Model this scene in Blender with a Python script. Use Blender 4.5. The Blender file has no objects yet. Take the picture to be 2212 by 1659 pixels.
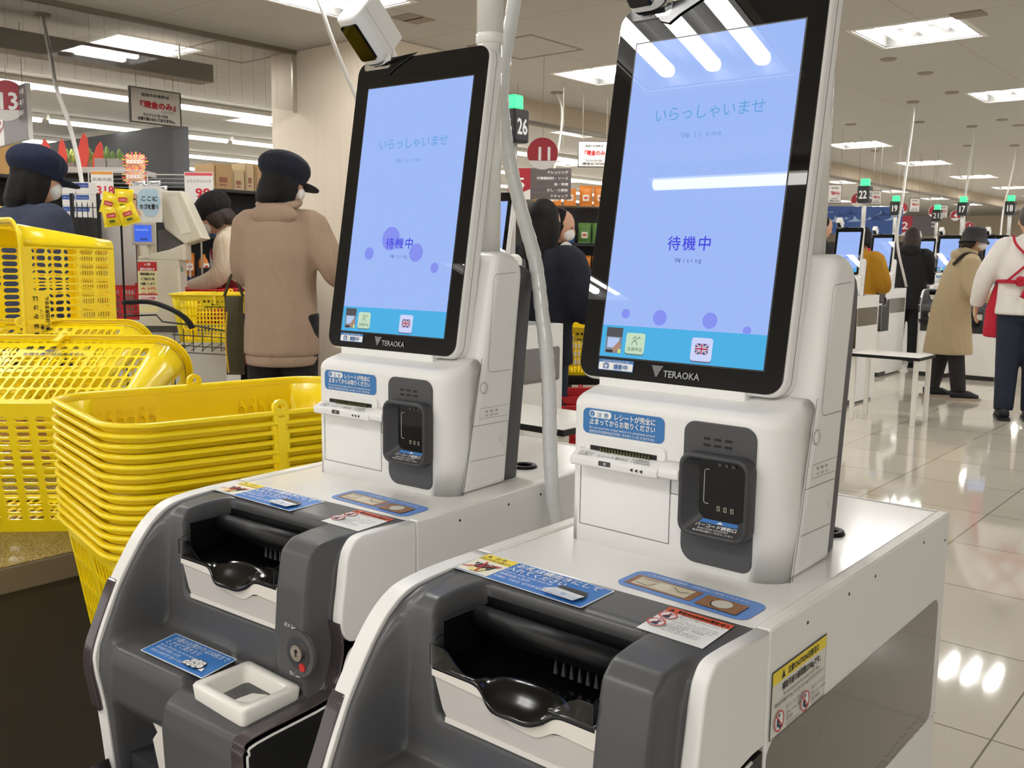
import bpy, bmesh, math, random
from math import sin, cos, pi, radians, sqrt
from mathutils import Vector as V, Matrix, noise
SC = bpy.context.scene
COL = SC.collection
random.seed(7)

# ------------------------------------------------------------------ camera
YAW, PITCH, ROLL = radians(40.115), radians(7.691), radians(0.679)
F_PX = 2059.5
G = 0.925                                    # height of the machine decks above the floor
CAM = V((0.6084, -0.8243, 0.3087 + G))
_f = V((-sin(YAW)*cos(PITCH), cos(YAW)*cos(PITCH), -sin(PITCH)))
_r0 = V((cos(YAW), sin(YAW), 0)); _u0 = _r0.cross(_f)
_r = _r0*cos(ROLL) + _u0*sin(ROLL); _u = _u0*cos(ROLL) - _r0*sin(ROLL)
cam = bpy.data.cameras.new('camera'); camo = bpy.data.objects.new('camera', cam); COL.objects.link(camo)
cam.sensor_width = 36.0; cam.lens = 36.0*F_PX/2212; cam.clip_start = .05; cam.clip_end = 200
camo.matrix_world = Matrix((( _r.x, _u.x, -_f.x, CAM.x), (_r.y, _u.y, -_f.y, CAM.y), (_r.z, _u.z, -_f.z, CAM.z), (0, 0, 0, 1)))
cam.dof.use_dof = True; cam.dof.focus_distance = 1.25; cam.dof.aperture_fstop = 33.5/.95
SC.camera = camo
def at(px, py, d):
    """a point of the shop seen at pixel px,py at forward distance d"""
    return CAM + (_f + _r*((px-1106)/F_PX) - _u*((py-829.5)/F_PX))*d
def onz(px, py, z):
    q = _f + _r*((px-1106)/F_PX) - _u*((py-829.5)/F_PX)
    return CAM + q*((z-CAM.z)/q.z)

# ------------------------------------------------------------------ world and exposure
w = bpy.data.worlds.new('shop_ambient'); SC.world = w; w.use_nodes = True
bg = w.node_tree.nodes['Background']; bg.inputs[0].default_value = (1, .985, .965, 1); bg.inputs[1].default_value = .85
SC.view_settings.view_transform = 'Standard'; SC.view_settings.look = 'None'
SC.view_settings.gamma = 1; SC.view_settings.use_curve_mapping = False
SC.view_settings.exposure = 0.66
TUBE = 34.0                                  # radiance of the ceiling tubes
SC.cycles.max_bounces = 8; SC.cycles.diffuse_bounces = 4; SC.cycles.glossy_bounces = 4
SC.cycles.transmission_bounces = 6; SC.cycles.transparent_max_bounces = 8
SC.cycles.sample_clamp_indirect = 6; SC.cycles.caustics_reflective = False; SC.cycles.caustics_refractive = False
SC.cycles.use_denoising = True

# ------------------------------------------------------------------ materials
def lin(c): return tuple(((x/255)/12.92 if x/255 <= .04045 else ((x/255+.055)/1.055)**2.4) for x in c[:3])
_M = {}
def mat(name, rgb=(200, 200, 200), rough=.5, metal=0, em=0, trans=0, alpha=1, coat=0, bump=0, bscale=300, var=0, vscale=20, spec=.5, ior=1.45):
    if name in _M: return _M[name]
    m = bpy.data.materials.new(name); m.use_nodes = True; nt = m.node_tree
    b = nt.nodes['Principled BSDF']; c = (*lin(rgb), 1)
    b.inputs['Base Color'].default_value = c; b.inputs['Roughness'].default_value = rough
    b.inputs['Metallic'].default_value = metal; b.inputs['IOR'].default_value = ior
    b.inputs['Specular IOR Level'].default_value = spec
    b.inputs['Transmission Weight'].default_value = trans; b.inputs['Alpha'].default_value = alpha
    b.inputs['Coat Weight'].default_value = coat; b.inputs['Coat Roughness'].default_value = .05
    if em:
        b.inputs['Emission Color'].default_value = c; b.inputs['Emission Strength'].default_value = em
        b.inputs['Base Color'].default_value = (.01, .01, .012, 1)
    if var or bump:
        tc = nt.nodes.new('ShaderNodeTexCoord')
        if var:
            n = nt.nodes.new('ShaderNodeTexNoise'); n.inputs['Scale'].default_value = vscale; n.inputs['Detail'].default_value = 4
            nt.links.new(tc.outputs['Object'], n.inputs['Vector'])
            mr = nt.nodes.new('ShaderNodeMapRange'); mr.inputs['To Min'].default_value = 1-var; mr.inputs['To Max'].default_value = 1+var
            nt.links.new(n.outputs['Fac'], mr.inputs['Value'])
            hs = nt.nodes.new('ShaderNodeHueSaturation'); hs.inputs['Color'].default_value = c
            nt.links.new(mr.outputs['Result'], hs.inputs['Value']); nt.links.new(hs.outputs['Color'], b.inputs['Base Color'])
        if bump:
            n = nt.nodes.new('ShaderNodeTexNoise'); n.inputs['Scale'].default_value = bscale; n.inputs['Detail'].default_value = 3
            nt.links.new(tc.outputs['Object'], n.inputs['Vector'])
            bp = nt.nodes.new('ShaderNodeBump'); bp.inputs['Strength'].default_value = bump; bp.inputs['Distance'].default_value = .002
            nt.links.new(n.outputs['Fac'], bp.inputs['Height']); nt.links.new(bp.outputs['Normal'], b.inputs['Normal'])
    _M[name] = m
    return m
def ink(*rgb): return mat('ink_%d_%d_%d' % rgb, rgb, .45)
def lit(*rgb): return mat('screen_%d_%d_%d' % rgb, rgb, .012, em=.655, spec=.6)

# ------------------------------------------------------------------ geometry collector
class MB:
    def __init__(s): s.v = []; s.f = []; s.mi = []; s.sm = []; s.mats = []
    def add(s, vf, m, smooth=False, T=None):
        vs, fs = vf; o = len(s.v)
        if m not in s.mats: s.mats.append(m)
        k = s.mats.index(m)
        s.v += [tuple(T @ V(p)) if T is not None else tuple(p) for p in vs]
        for f in fs: s.f.append([i+o for i in f]); s.mi.append(k); s.sm.append(smooth)
        return s
    def build(s, name, parent=None, loc=None, rot=None):
        me = bpy.data.meshes.new(name); me.from_pydata(s.v, [], s.f)
        for m in s.mats: me.materials.append(m)
        me.polygons.foreach_set('material_index', s.mi); me.polygons.foreach_set('use_smooth', s.sm); me.update()
        o = bpy.data.objects.new(name, me); COL.objects.link(o)
        if parent: o.parent = parent
        if loc is not None: o.location = loc
        if rot is not None: o.rotation_euler = rot
        return o
def one(vf, m, name, parent=None, smooth=False, loc=None, rot=None): return MB().add(vf, m, smooth).build(name, parent, loc, rot)
def soft(o):
    """smooth shading that keeps the large faces flat"""
    for p in o.data.polygons: p.use_smooth = True
    md = o.modifiers.new('weighted normals', 'WEIGHTED_NORMAL'); md.weight = 100; md.keep_sharp = True
    return o
def curve2(pts, k=6): return [(p.x, p.y) for p in curve([(a, b, 0) for a, b in pts], k)]
def tag(o, label=None, cat=None, group=None, kind=None):
    if label: o['label'] = label
    if cat: o['category'] = cat
    if group: o['group'] = group
    if kind: o['kind'] = kind
    return o
def thing(name, label, cat, loc=(0, 0, 0), rz=0, group=None):
    o = bpy.data.objects.new(name, None); COL.objects.link(o); o.location = loc; o.rotation_euler = (0, 0, rz); o.empty_display_size = .05
    return tag(o, label, cat, group)
def dup(root, loc=None, rz=None, label=None, group=None, parent=None, rot=None):
    r = root.copy(); COL.objects.link(r)
    if parent: r.parent = parent
    if loc is not None: r.location = loc
    if rz is not None: r.rotation_euler = (0, 0, rz)
    if rot is not None: r.rotation_euler = rot
    if label: r['label'] = label
    if group: r['group'] = group
    for ch in list(root.children): dup(ch, parent=r)
    return r

def _bm_out(bm):
    bm.verts.index_update(); r = ([tuple(v.co) for v in bm.verts], [[v.index for v in f.verts] for f in bm.faces]); bm.free(); return r
def box(x0, x1, y0, y1, z0, z1, r=0, seg=2):
    if r <= 0:
        v = [(x, y, z) for z in (z0, z1) for y in (y0, y1) for x in (x0, x1)]
        return v, [(0, 2, 3, 1), (4, 5, 7, 6), (0, 1, 5, 4), (2, 6, 7, 3), (0, 4, 6, 2), (1, 3, 7, 5)]
    bm = bmesh.new(); bmesh.ops.create_cube(bm, size=1)
    for v in bm.verts: v.co = V(((x0+x1)/2+v.co.x*(x1-x0), (y0+y1)/2+v.co.y*(y1-y0), (z0+z1)/2+v.co.z*(z1-z0)))
    bmesh.ops.bevel(bm, geom=bm.edges[:], offset=r, segments=seg, affect='EDGES', profile=.5)
    return _bm_out(bm)
AX = {'x': lambda u, v, w: (w, u, v), 'y': lambda u, v, w: (u, w, v), 'z': lambda u, v, w: (u, v, w)}
def prism(poly, ax, a, b, r=0, seg=2):
    """polygon (u,v) extruded along ax from a to b, cap edges rounded by r"""
    g = AX[ax]; bm = bmesh.new()
    lo = [bm.verts.new(g(u, v, a)) for u, v in poly]; hi = [bm.verts.new(g(u, v, b)) for u, v in poly]
    n = len(poly); bm.faces.new(lo); bm.faces.new(hi)
    for i in range(n): bm.faces.new((lo[i], lo[(i+1) % n], hi[(i+1) % n], hi[i]))
    bmesh.ops.recalc_face_normals(bm, faces=bm.faces[:])
    if r > 0:
        sl = set(lo); sh = set(hi)
        es = [e for e in bm.edges if (e.verts[0] in sl and e.verts[1] in sl) or (e.verts[0] in sh and e.verts[1] in sh)]
        bmesh.ops.bevel(bm, geom=es, offset=r, segments=seg, affect='EDGES', profile=.5, clamp_overlap=True)
    return _bm_out(bm)
def rrect(x0, x1, y0, y1, r, n=6, rs=None):
    rs = rs or (r, r, r, r); P = []                # corner radii: (x1,y1) (x0,y1) (x0,y0) (x1,y0)
    for (cx, cy, a), q in zip(((x1, y1, 0), (x0, y1, 90), (x0, y0, 180), (x1, y0, 270)), rs):
        sx = 1 if cx == x1 else -1; sy = 1 if cy == y1 else -1
        if q <= 0: P.append((cx, cy)); continue
        for k in range(n+1):
            t = radians(a+90*k/n); P.append((cx-sx*q+q*cos(t), cy-sy*q+q*sin(t)))
    return P
def circ(cx, cy, r, n=20, ry=None): return [(cx+r*cos(2*pi*k/n), cy+(ry or r)*sin(2*pi*k/n)) for k in range(n)]
def loft(rings, cap0=True, cap1=True, closed=True):
    n = len(rings[0]); v = [p for R in rings for p in R]; f = []
    for i in range(len(rings)-1):
        for j in range(n if closed else n-1):
            k = (j+1) % n; f.append((i*n+j, i*n+k, (i+1)*n+k, (i+1)*n+j))
    if cap0: f.append(tuple(range(n))[::-1])
    if cap1: f.append(tuple((len(rings)-1)*n+j for j in range(n)))
    return v, f
def etube(pts, rads, ref=(1, 0, 0), n=14):
    """tube with elliptical sections; rads are (across, other) pairs measured along ref"""
    pts = [V(p) for p in pts]; R = []
    for i, p in enumerate(pts):
        t = (pts[min(i+1, len(pts)-1)]-pts[max(i-1, 0)]).normalized(); a = V(ref); a = a-t*a.dot(t)
        if a.length < 1e-4: a = V((0, 1, 0))-t*t.y
        a.normalize(); b = t.cross(a); ra, rb = rads[i] if isinstance(rads[i], tuple) else (rads[i], rads[i])
        R.append([tuple(p+a*(ra*cos(2*pi*k/n))+b*(rb*sin(2*pi*k/n))) for k in range(n)])
    return loft(R)
def tube(pts, r, n=8): return etube(pts, [r]*len(pts) if not isinstance(r, list) else r, (.31, .2, .93), n)
def curve(pts, k=8):
    """Catmull-Rom through the points"""
    P = [V(p) for p in pts]; P = [P[0]*2-P[1]]+P+[P[-1]*2-P[-2]]; out = []
    for i in range(1, len(P)-2):
        for j in range(k):
            t = j/k; a, b, c, d = P[i-1:i+3]
            out.append(.5*((2*b)+(c-a)*t+(2*a-5*b+4*c-d)*t*t+(3*b-a-3*c+d)*t**3))
    return out+[P[-2]]
def ell(c, r, n=16, m=10):
    rx, ry, rz = r if isinstance(r, tuple) else (r, r, r); R = []
    for i in range(m+1):
        t = pi*i/m; q = max(sin(t), .02)
        R.append([(c[0]+rx*q*cos(2*pi*k/n), c[1]+ry*q*sin(2*pi*k/n), c[2]-rz*cos(t)) for k in range(n)])
    return loft(R)
def lathe(prof, c=(0, 0, 0), n=24): return loft([[(c[0]+r*cos(2*pi*k/n), c[1]+r*sin(2*pi*k/n), c[2]+z) for k in range(n)] for r, z in prof])
def smooth01(x, a, b):
    t = min(1, max(0, (x-a)/(b-a))); return t*t*(3-2*t)

_T = {}
def text_mesh(s):
    if s not in _T:
        c = bpy.data.curves.new('lettering', 'FONT'); c.body = s; c.size = 1; c.resolution_u = 2
        o = bpy.data.objects.new('lettering', c); COL.objects.link(o)
        dg = bpy.context.evaluated_depsgraph_get(); me = bpy.data.meshes.new_from_object(o.evaluated_get(dg))
        _T[s] = ([tuple(v.co) for v in me.vertices], [tuple(p.vertices) for p in me.polygons])
        bpy.data.objects.remove(o); bpy.data.meshes.remove(me); bpy.data.curves.remove(c)
    return _T[s]
class Decal:
    """flat printed things: layers of shapes on a plane O + u*U + v*W, each layer a hair further along N"""
    def __init__(s, O, U, W, eps=.00012, N=None):
        s.O, s.U, s.W = V(O), V(U), V(W); s.N = V(N) if N else s.U.cross(s.W).normalized(); s.k = 1; s.eps = eps; s.mb = MB()
    def P(s, u, v): return s.O+s.U*u+s.W*v+s.N*(s.k*s.eps)
    def poly(s, pts, m):
        s.mb.add(([s.P(*p) for p in pts], [tuple(range(len(pts)))]), m); s.k += 1; return s
    def rect(s, x0, x1, y0, y1, m, r=0): return s.poly(rrect(x0, x1, y0, y1, r, 4) if r else [(x0, y0), (x1, y0), (x1, y1), (x0, y1)], m)
    def circ(s, x, y, r, m, n=20): return s.poly(circ(x, y, r, n), m)
    def ring(s, x, y, r, t, m, n=24):
        a = circ(x, y, r, n); b = circ(x, y, r-t, n); v = [s.P(*p) for p in a+b]
        s.mb.add((v, [(i, (i+1) % n, n+(i+1) % n, n+i) for i in range(n)]), m); s.k += 1; return s
    def line(s, pts, t, m, closed=False):
        q = [V((a[0], a[1])) for a in pts]
        if closed: q.append(q[0])
        for a, b in zip(q, q[1:]):
            d = b-a
            if d.length < 1e-9: continue
            d.normalize(); nn = V((-d.y, d.x))*t/2; e = d*(t*.3)
            s.mb.add(([s.P(*p) for p in (a-e-nn, b+e-nn, b+e+nn, a-e+nn)], [(0, 1, 2, 3)]), m)
        s.k += 1; return s
    def text(s, st, x, y, size, m, width=None, align='l', slant=0, bold=0):
        vs, fs = text_mesh(st); w = max(p[0] for p in vs)
        sx = (width/w) if width else size
        ox = x-(w*sx/2 if align == 'c' else w*sx if align == 'r' else 0)
        for dx, dy in ([(0, 0)] if not bold else [(-bold, 0), (bold, 0), (0, bold), (0, -bold)]):
            s.mb.add(([s.P(ox+p[0]*sx+slant*p[1]*size+dx, y+p[1]*size+dy) for p in vs], fs), m)
            s.k += .15
        s.k += 1; return s
    def build(s, name, parent=None): return s.mb.build(name, parent)
# ------------------------------------------------------------------ helpers tied to the shop
def pl(px, py, ax, val):
    q = _f + _r*((px-1106)/F_PX) - _u*((py-829.5)/F_PX)
    return CAM + q*((val-CAM[ax])/q[ax])
def struct(o): o['kind'] = 'structure'; return o
CEIL = G+1.8

# ------------------------------------------------------------------ setting
def floor_mat():
    m = bpy.data.materials.new('polished_floor_tile'); m.use_nodes = True; nt = m.node_tree; b = nt.nodes['Principled BSDF']
    L = nt.links.new; N = nt.nodes.new
    gm = N('ShaderNodeNewGeometry'); sp = N('ShaderNodeSeparateXYZ'); L(gm.outputs['Position'], sp.inputs[0])
    def grid(axis, off):
        a = N('ShaderNodeMath'); a.operation = 'SUBTRACT'; L(sp.outputs[axis], a.inputs[0]); a.inputs[1].default_value = off
        d = N('ShaderNodeMath'); d.operation = 'DIVIDE'; L(a.outputs[0], d.inputs[0]); d.inputs[1].default_value = .6
        p = N('ShaderNodeMath'); p.operation = 'PINGPONG'; L(d.outputs[0], p.inputs[0]); p.inputs[1].default_value = .5
        l = N('ShaderNodeMath'); l.operation = 'LESS_THAN'; L(p.outputs[0], l.inputs[0]); l.inputs[1].default_value = .0045
        f = N('ShaderNodeMath'); f.operation = 'FLOOR'; L(d.outputs[0], f.inputs[0])
        return l, f
    lx, fx = grid('X', .065); ly, fy = grid('Y', 1.77)
    mx = N('ShaderNodeMath'); mx.operation = 'MAXIMUM'; L(lx.outputs[0], mx.inputs[0]); L(ly.outputs[0], mx.inputs[1])
    cb = N('ShaderNodeCombineXYZ'); L(fx.outputs[0], cb.inputs[0]); L(fy.outputs[0], cb.inputs[1])
    wn = N('ShaderNodeTexWhiteNoise'); L(cb.outputs[0], wn.inputs['Vector'])
    ns = N('ShaderNodeTexNoise'); ns.inputs['Scale'].default_value = 3; ns.inputs['Detail'].default_value = 6; L(gm.outputs['Position'], ns.inputs['Vector'])
    mr = N('ShaderNodeMapRange'); L(wn.outputs['Value'], mr.inputs[0]); mr.inputs[3].default_value = .95; mr.inputs[4].default_value = 1.04
    mr2 = N('ShaderNodeMapRange'); L(ns.outputs['Fac'], mr2.inputs[0]); mr2.inputs[3].default_value = .95; mr2.inputs[4].default_value = 1.05
    mu = N('ShaderNodeMath'); mu.operation = 'MULTIPLY'; L(mr.outputs[0], mu.inputs[0]); L(mr2.outputs[0], mu.inputs[1])
    hs = N('ShaderNodeHueSaturation'); hs.inputs['Color'].default_value = (*lin((206, 199, 185)), 1); L(mu.outputs[0], hs.inputs['Value'])
    mix = N('ShaderNodeMix'); mix.data_type = 'RGBA'; L(mx.outputs[0], mix.inputs[0]); L(hs.outputs[0], mix.inputs[6]); mix.inputs[7].default_value = (*lin((128, 120, 104)), 1)
    L(mix.outputs[2], b.inputs['Base Color']); b.inputs['Roughness'].default_value = .05; b.inputs['Specular IOR Level'].default_value = .65
    return m
def ceil_mat():
    m = bpy.data.materials.new('ceiling_board'); m.use_nodes = True; nt = m.node_tree; b = nt.nodes['Principled BSDF']
    L = nt.links.new; N = nt.nodes.new
    gm = N('ShaderNodeNewGeometry'); sp = N('ShaderNodeSeparateXYZ'); L(gm.outputs['Position'], sp.inputs[0]); outs = []
    for axis, step, off in (('X', 1.22, .25), ('Y', 1.48, .4)):
        a = N('ShaderNodeMath'); a.operation = 'ADD'; L(sp.outputs[axis], a.inputs[0]); a.inputs[1].default_value = off
        d = N('ShaderNodeMath'); d.operation = 'DIVIDE'; L(a.outputs[0], d.inputs[0]); d.inputs[1].default_value = step
        p = N('ShaderNodeMath'); p.operation = 'PINGPONG'; L(d.outputs[0], p.inputs[0]); p.inputs[1].default_value = .5
        l = N('ShaderNodeMath'); l.operation = 'LESS_THAN'; L(p.outputs[0], l.inputs[0]); l.inputs[1].default_value = .003; outs.append(l)
    mx = N('ShaderNodeMath'); mx.operation = 'MAXIMUM'; L(outs[0].outputs[0], mx.inputs[0]); L(outs[1].outputs[0], mx.inputs[1])
    mix = N('ShaderNodeMix'); mix.data_type = 'RGBA'; L(mx.outputs[0], mix.inputs[0])
    mix.inputs[6].default_value = (*lin((196, 193, 188)), 1); mix.inputs[7].default_value = (*lin((176, 169, 158)), 1)
    L(mix.outputs[2], b.inputs['Base Color']); b.inputs['Roughness'].default_value = .9
    return m
struct(one(box(-22, 14, -9, 34, -.1, 0), floor_mat(), 'floor'))

ROWS = [-5.2, -2.14, .25, 2.66, 5.6, 8.55, 11.6, 14.5, 17.5, 20.6, 23.6, 26.6]
FW = .64
def cols(y): return [c-.022*(y-5.9) for c in (-11.2, -8.8, -6.33, -4.08, -1.6, .95, 3.6)]
def col_row(y):
    c = cols(y)
    if y == -2.14: c[4] = -1.27
    return c
cm = ceil_mat(); cb_ = MB(); X0, X1 = -22, 14
def slab(x0, x1, y0, y1): cb_.add(([(x0, y0, CEIL), (x1, y0, CEIL), (x1, y1, CEIL), (x0, y1, CEIL)], [(0, 3, 2, 1)]), cm)
yy = -9
for y in ROWS:
    slab(X0, X1, yy, y); xx = X0
    for c in [c for i, c in enumerate(col_row(y)) if not (y < -3 and i < 3 or i == 6 and y < 7 or i == 5 and -1 < y < 4)]: slab(xx, c-FW/2, y, y+FW); xx = c+FW/2
    slab(xx, X1, y, y+FW); yy = y+FW
slab(X0, X1, yy, 34)
cb_.add(box(X0, X1, -9, 34, CEIL+.14, CEIL+.24), cm)
struct(cb_.build('ceiling'))

M_TUBE = mat('ceiling_tube_light', (255, 253, 250), em=TUBE)
M_LAMPW = mat('lamp_tray_white', (238, 236, 228), .35); M_TRAY = mat('lamp_tray_inside', (84, 83, 80), .35)
def make_light():
    t = thing('ceiling_light', 'recessed square ceiling light with three tubes', 'ceiling light')
    b = MB(); h = FW/2; d = .11
    for a in (box(-h, -h+.012, -h, h, 0, d), box(h-.012, h, -h, h, 0, d), box(-h, h, -h, -h+.012, 0, d), box(-h, h, h-.012, h, 0, d), box(-h, h, -h, h, d, d+.012)): b.add(a, M_TRAY)
    for s in (-1, 0):                                # white ridges between the lamps
        x = .105+.21*s; b.add(prism([(x-.028, d), (x+.028, d), (x, .045)], 'y', -h+.02, h-.02), M_TRAY)
    b.build('housing', t)
    f = MB()
    for a in (box(-h-.03, -h, -h-.03, h+.03, -.006, .004), box(h, h+.03, -h-.03, h+.03, -.006, .004), box(-h, h, -h-.03, -h, -.006, .004), box(-h, h, h, h+.03, -.006, .004)): f.add(a, M_LAMPW)
    f.build('frame', t)
    for k in (-1, 0, 1):
        one(box(.205*k-.030, .205*k+.030, -h+.03, h-.03, .022, .07, .02), M_TUBE, 'tube', t, True)
    return t
_l0 = make_light(); first = True
for y in ROWS:
    for i, c in enumerate(col_row(y)):
        if y < -3 and i < 3 or i == 6 and y < 7 or i == 5 and -1 < y < 4: continue
        o = _l0 if first else dup(_l0); first = False
        o.location = (c, y+FW/2, CEIL); o['group'] = 'square ceiling lights'
        o['label'] = 'recessed square ceiling light with three bright white tubes'

# long strip lamps over the sales floor and the one behind the photographer
M_STRIP = mat('strip_tube_light', (255, 252, 244), em=9)
def make_strip(L=2.3):
    t = thing('strip_lamp', 'long white strip lamp hung under the ceiling', 'strip lamp')
    one(prism([(-.05, .0), (.05, .0), (.03, .055), (-.03, .055)], 'y', -L/2, L/2), M_LAMPW, 'lamp_body', t)
    one(etube([(0, -L/2+.02, -.012), (0, L/2-.02, -.012)], [.026, .026], n=10), M_STRIP, 'tube', t, True)
    for y in (-L*.3, L*.3): one(box(-.006, .006, y-.006, y+.006, .055, .055+.0), M_LAMPW, 'hanger', t)
    return t
def make_strip2(L=2.3):
    t = thing('strip_lamp', 'long white strip lamp', 'strip lamp')
    one(prism([(-.05, .0), (.05, .0), (.03, .05), (-.03, .05)], 'y', -L/2, L/2), M_LAMPW, 'lamp_body', t)
    one(etube([(0, -L/2+.02, -.014), (0, L/2-.02, -.014)], [.028, .028], n=10), M_STRIP, 'tube', t, True)
    return t
_s0 = make_strip2(); first = True
SW = ('nearest row over the sales floor', 'second row over the sales floor', 'third row over the sales floor', 'farthest row over the sales floor')
for k, x in enumerate((-8.2, -10.4, -12.6, -14.6)):
    for j in range(9):
        o = _s0 if first else dup(_s0); first = False
        o.location = (x, .6+2.36*j, CEIL-.052); o['label'] = 'white strip lamp in the '+SW[k]; o['group'] = 'strip lamps row %s' % ('near', 'second', 'third', 'far')[k]
o = dup(_s0, (-.85, -2.92, CEIL-.052), pi/2, 'white strip lamp running across the ceiling before the machines', 'strip lamp above the aisle')

# far walls
wm = mat('shop_wall_beige', (236, 222, 200), .85, var=.03, vscale=2)
struct(one(box(-22, 14, 33.9, 34, 0, CEIL), wm, 'wall_back'))
struct(one(box(-22, -21.9, -9, 34, 0, CEIL), mat('shop_wall_grey', (150, 148, 146), .85), 'wall_left'))
struct(one(box(-12.6, -9.25, 5.0, 5.2, 0, G+1.69), mat('partition_dark', (72, 73, 76), .7, var=.05, vscale=1), 'wall_partition'))
# beige pillar with fine vertical stripes
def stripe_mat():
    m = mat('pillar_wallpaper', (232, 219, 200), .8); nt = m.node_tree; b = nt.nodes['Principled BSDF']
    tc = nt.nodes.new('ShaderNodeTexCoord'); mp = nt.nodes.new('ShaderNodeMapping'); mp.inputs['Scale'].default_value = (60, 60, .6)
    n = nt.nodes.new('ShaderNodeTexNoise'); n.inputs['Scale'].default_value = 1; n.inputs['Detail'].default_value = 2
    r = nt.nodes.new('ShaderNodeMapRange'); r.inputs[3].default_value = .94; r.inputs[4].default_value = 1.05
    h = nt.nodes.new('ShaderNodeHueSaturation'); h.inputs['Color'].default_value = (*lin((232, 219, 200)), 1)
    L = nt.links.new; L(tc.outputs['Object'], mp.inputs[0]); L(mp.outputs[0], n.inputs['Vector']); L(n.outputs['Fac'], r.inputs[0]); L(r.outputs[0], h.inputs['Value']); L(h.outputs[0], b.inputs['Base Color'])
    return m
struct(one(box(-5.72, -4.5, 3.76, 4.75, 0, CEIL, .01), stripe_mat(), 'column'))
# smoke barrier: header, glass with vertical wires, end post
hm = mat('header_grey', (176, 168, 154), .7)
struct(one(box(-5.62, -5.38, 4.75, 33.9, G+1.6, CEIL), mat('header_beige', (196, 182, 160), .8), 'beam'))
struct(one(box(-5.43, -5.37, 4.75, 33.9, G+1.565, G+1.6), mat('header_rail', (120, 113, 102), .4, metal=.4), 'trim_1'))
t = thing('smoke_barrier', 'glass smoke barrier with fine vertical wires hanging from the ceiling', 'glass barrier', (-5.4, -4, CEIL))
one(box(-.02, .02, 0, 7.75, -.03, 0), mat('barrier_rail', (128, 118, 104), .4, metal=.5), 'rail', t)
one(box(-.003, .003, 0, 7.72, -.44, -.03), mat('clear_glass', (255, 255, 255), .0, trans=1, ior=1.3), 'glass_pane', t)
b = MB()
for k in range(76): b.add(box(-.0005, .0005, .08+k*.1, .081+k*.1, -.44, -.03), mat('wire', (150, 145, 135), .5))
b.build('wires', t)
one(box(-.008, .008, 7.72, 7.755, -.45, 0), mat('post_steel', (190, 182, 165), .3, metal=.6), 'end_post', t)
# grey ceiling beam behind the barrier, hung on rods
t = thing('lamp_beam', 'long grey box beam hanging from the ceiling behind the glass', 'beam', (-5.87, -3, 0))
one(box(-.09, .09, 0, 6.3, G+1.545, G+1.672, .004), mat('beam_grey', (158, 152, 142), .6), 'beam_box', t)
for y in (1.2, 4.3, 6.08): one(tube([(0, y, G+1.67), (0, y, CEIL)], .008), mat('rod_steel', (205, 200, 190), .3, metal=.5), 'rod', t)
# small ceiling fittings
M_FIT = mat('ceiling_fitting', (150, 140, 124), .6)
_v0 = tag(one(lathe([(.001, -.012), (.05, -.012), (.06, -.004), (.06, 0)]), M_FIT, 'ceiling_speaker'), 'round ceiling speaker', 'ceiling speaker'); first = True
for px, py in ((1919, 127), (1999, 157), (2056, 199), (1985, 263), (1838, 268), (2165, 258), (2200, 270), (1890, 325), (2090, 314)):
    o = _v0 if first else dup(_v0); first = False
    p = onz(px, py, CEIL); o.location = (p.x, p.y, CEIL); o['label'] = 'small round fitting set flush in the pale ceiling on the right'; o['group'] = 'round ceiling fittings'
for k, (px, py) in enumerate(((880, 36), (905, 43))):
    p = onz(px, py, CEIL); tag(one(box(-.09, .09, -.06, .06, -.006, 0), M_FIT, 'ceiling_vent', loc=(p.x, p.y, CEIL)), 'flat square vent in the ceiling above the left terminal, the %s of two' % ('left', 'right')[k], 'vent', 'ceiling vents')
p = onz(2092, 30, CEIL); tag(one(box(-.09, .09, -.07, .07, -.01, 0), M_FIT, 'ceiling_vent', loc=(p.x, p.y, CEIL)), 'flat square vent beside the big ceiling light at the right', 'vent')
b = MB()
for x0, x1, y0, y1 in ((-.3, .3, -.3, -.285), (-.3, .3, .285, .3), (-.3, -.285, -.3, .3), (.285, .3, -.3, .3)): b.add(box(x0, x1, y0, y1, -.004, 0), M_FIT)
p = onz(500, 112, CEIL); h0 = tag(b.build('access_hatch', loc=(p.x, p.y, CEIL)), 'square access hatch frame in the ceiling at the upper left', 'hatch')
p = onz(1135, 103, CEIL); dup(h0, (p.x, p.y, CEIL), None, 'square access hatch frame in the ceiling between the two terminals')
# ------------------------------------------------------------------ payment machine (deck at local z = 0, parts hang below)
M_WHITE = mat('machine_white_plastic', (240, 239, 236), .36, bump=.03, bscale=900)
M_DECK = mat('machine_white_deck', (241, 240, 237), .16, coat=.3)
M_EDGE = mat('textured_white_edge', (236, 234, 228), .25, bump=.25, bscale=500)
M_GREY = mat('machine_grey_plastic', (84, 84, 85), .34, bump=.04, bscale=1200)
M_GREYD = mat('machine_dark_plastic', (62, 62, 64), .4, bump=.04, bscale=1200)
M_BLACK = mat('black_plastic', (13, 13, 14), .42, bump=.12, bscale=1500, spec=.35)
M_GLOSSK = mat('gloss_black', (7, 7, 8), .14, spec=.5)
M_BUMP = mat('bumper_brown_grey', (72, 64, 66), .16, coat=.5)
M_SMOKE = mat('smoked_panel', (104, 100, 94), .12, coat=.6)
M_SEAM = mat('seam_line', (92, 90, 87), .7)
M_CLEAR = mat('clear_plastic', (250, 250, 250), .02, trans=1, ior=1.35)
M_STEEL = mat('key_steel', (200, 190, 180), .25, metal=1)
BLUE = ink(58, 128, 208); WH = ink(244, 244, 242); INK = ink(24, 24, 26); RED = ink(206, 44, 44); YEL = ink(246, 220, 60); ORG = ink(226, 92, 54)

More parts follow.
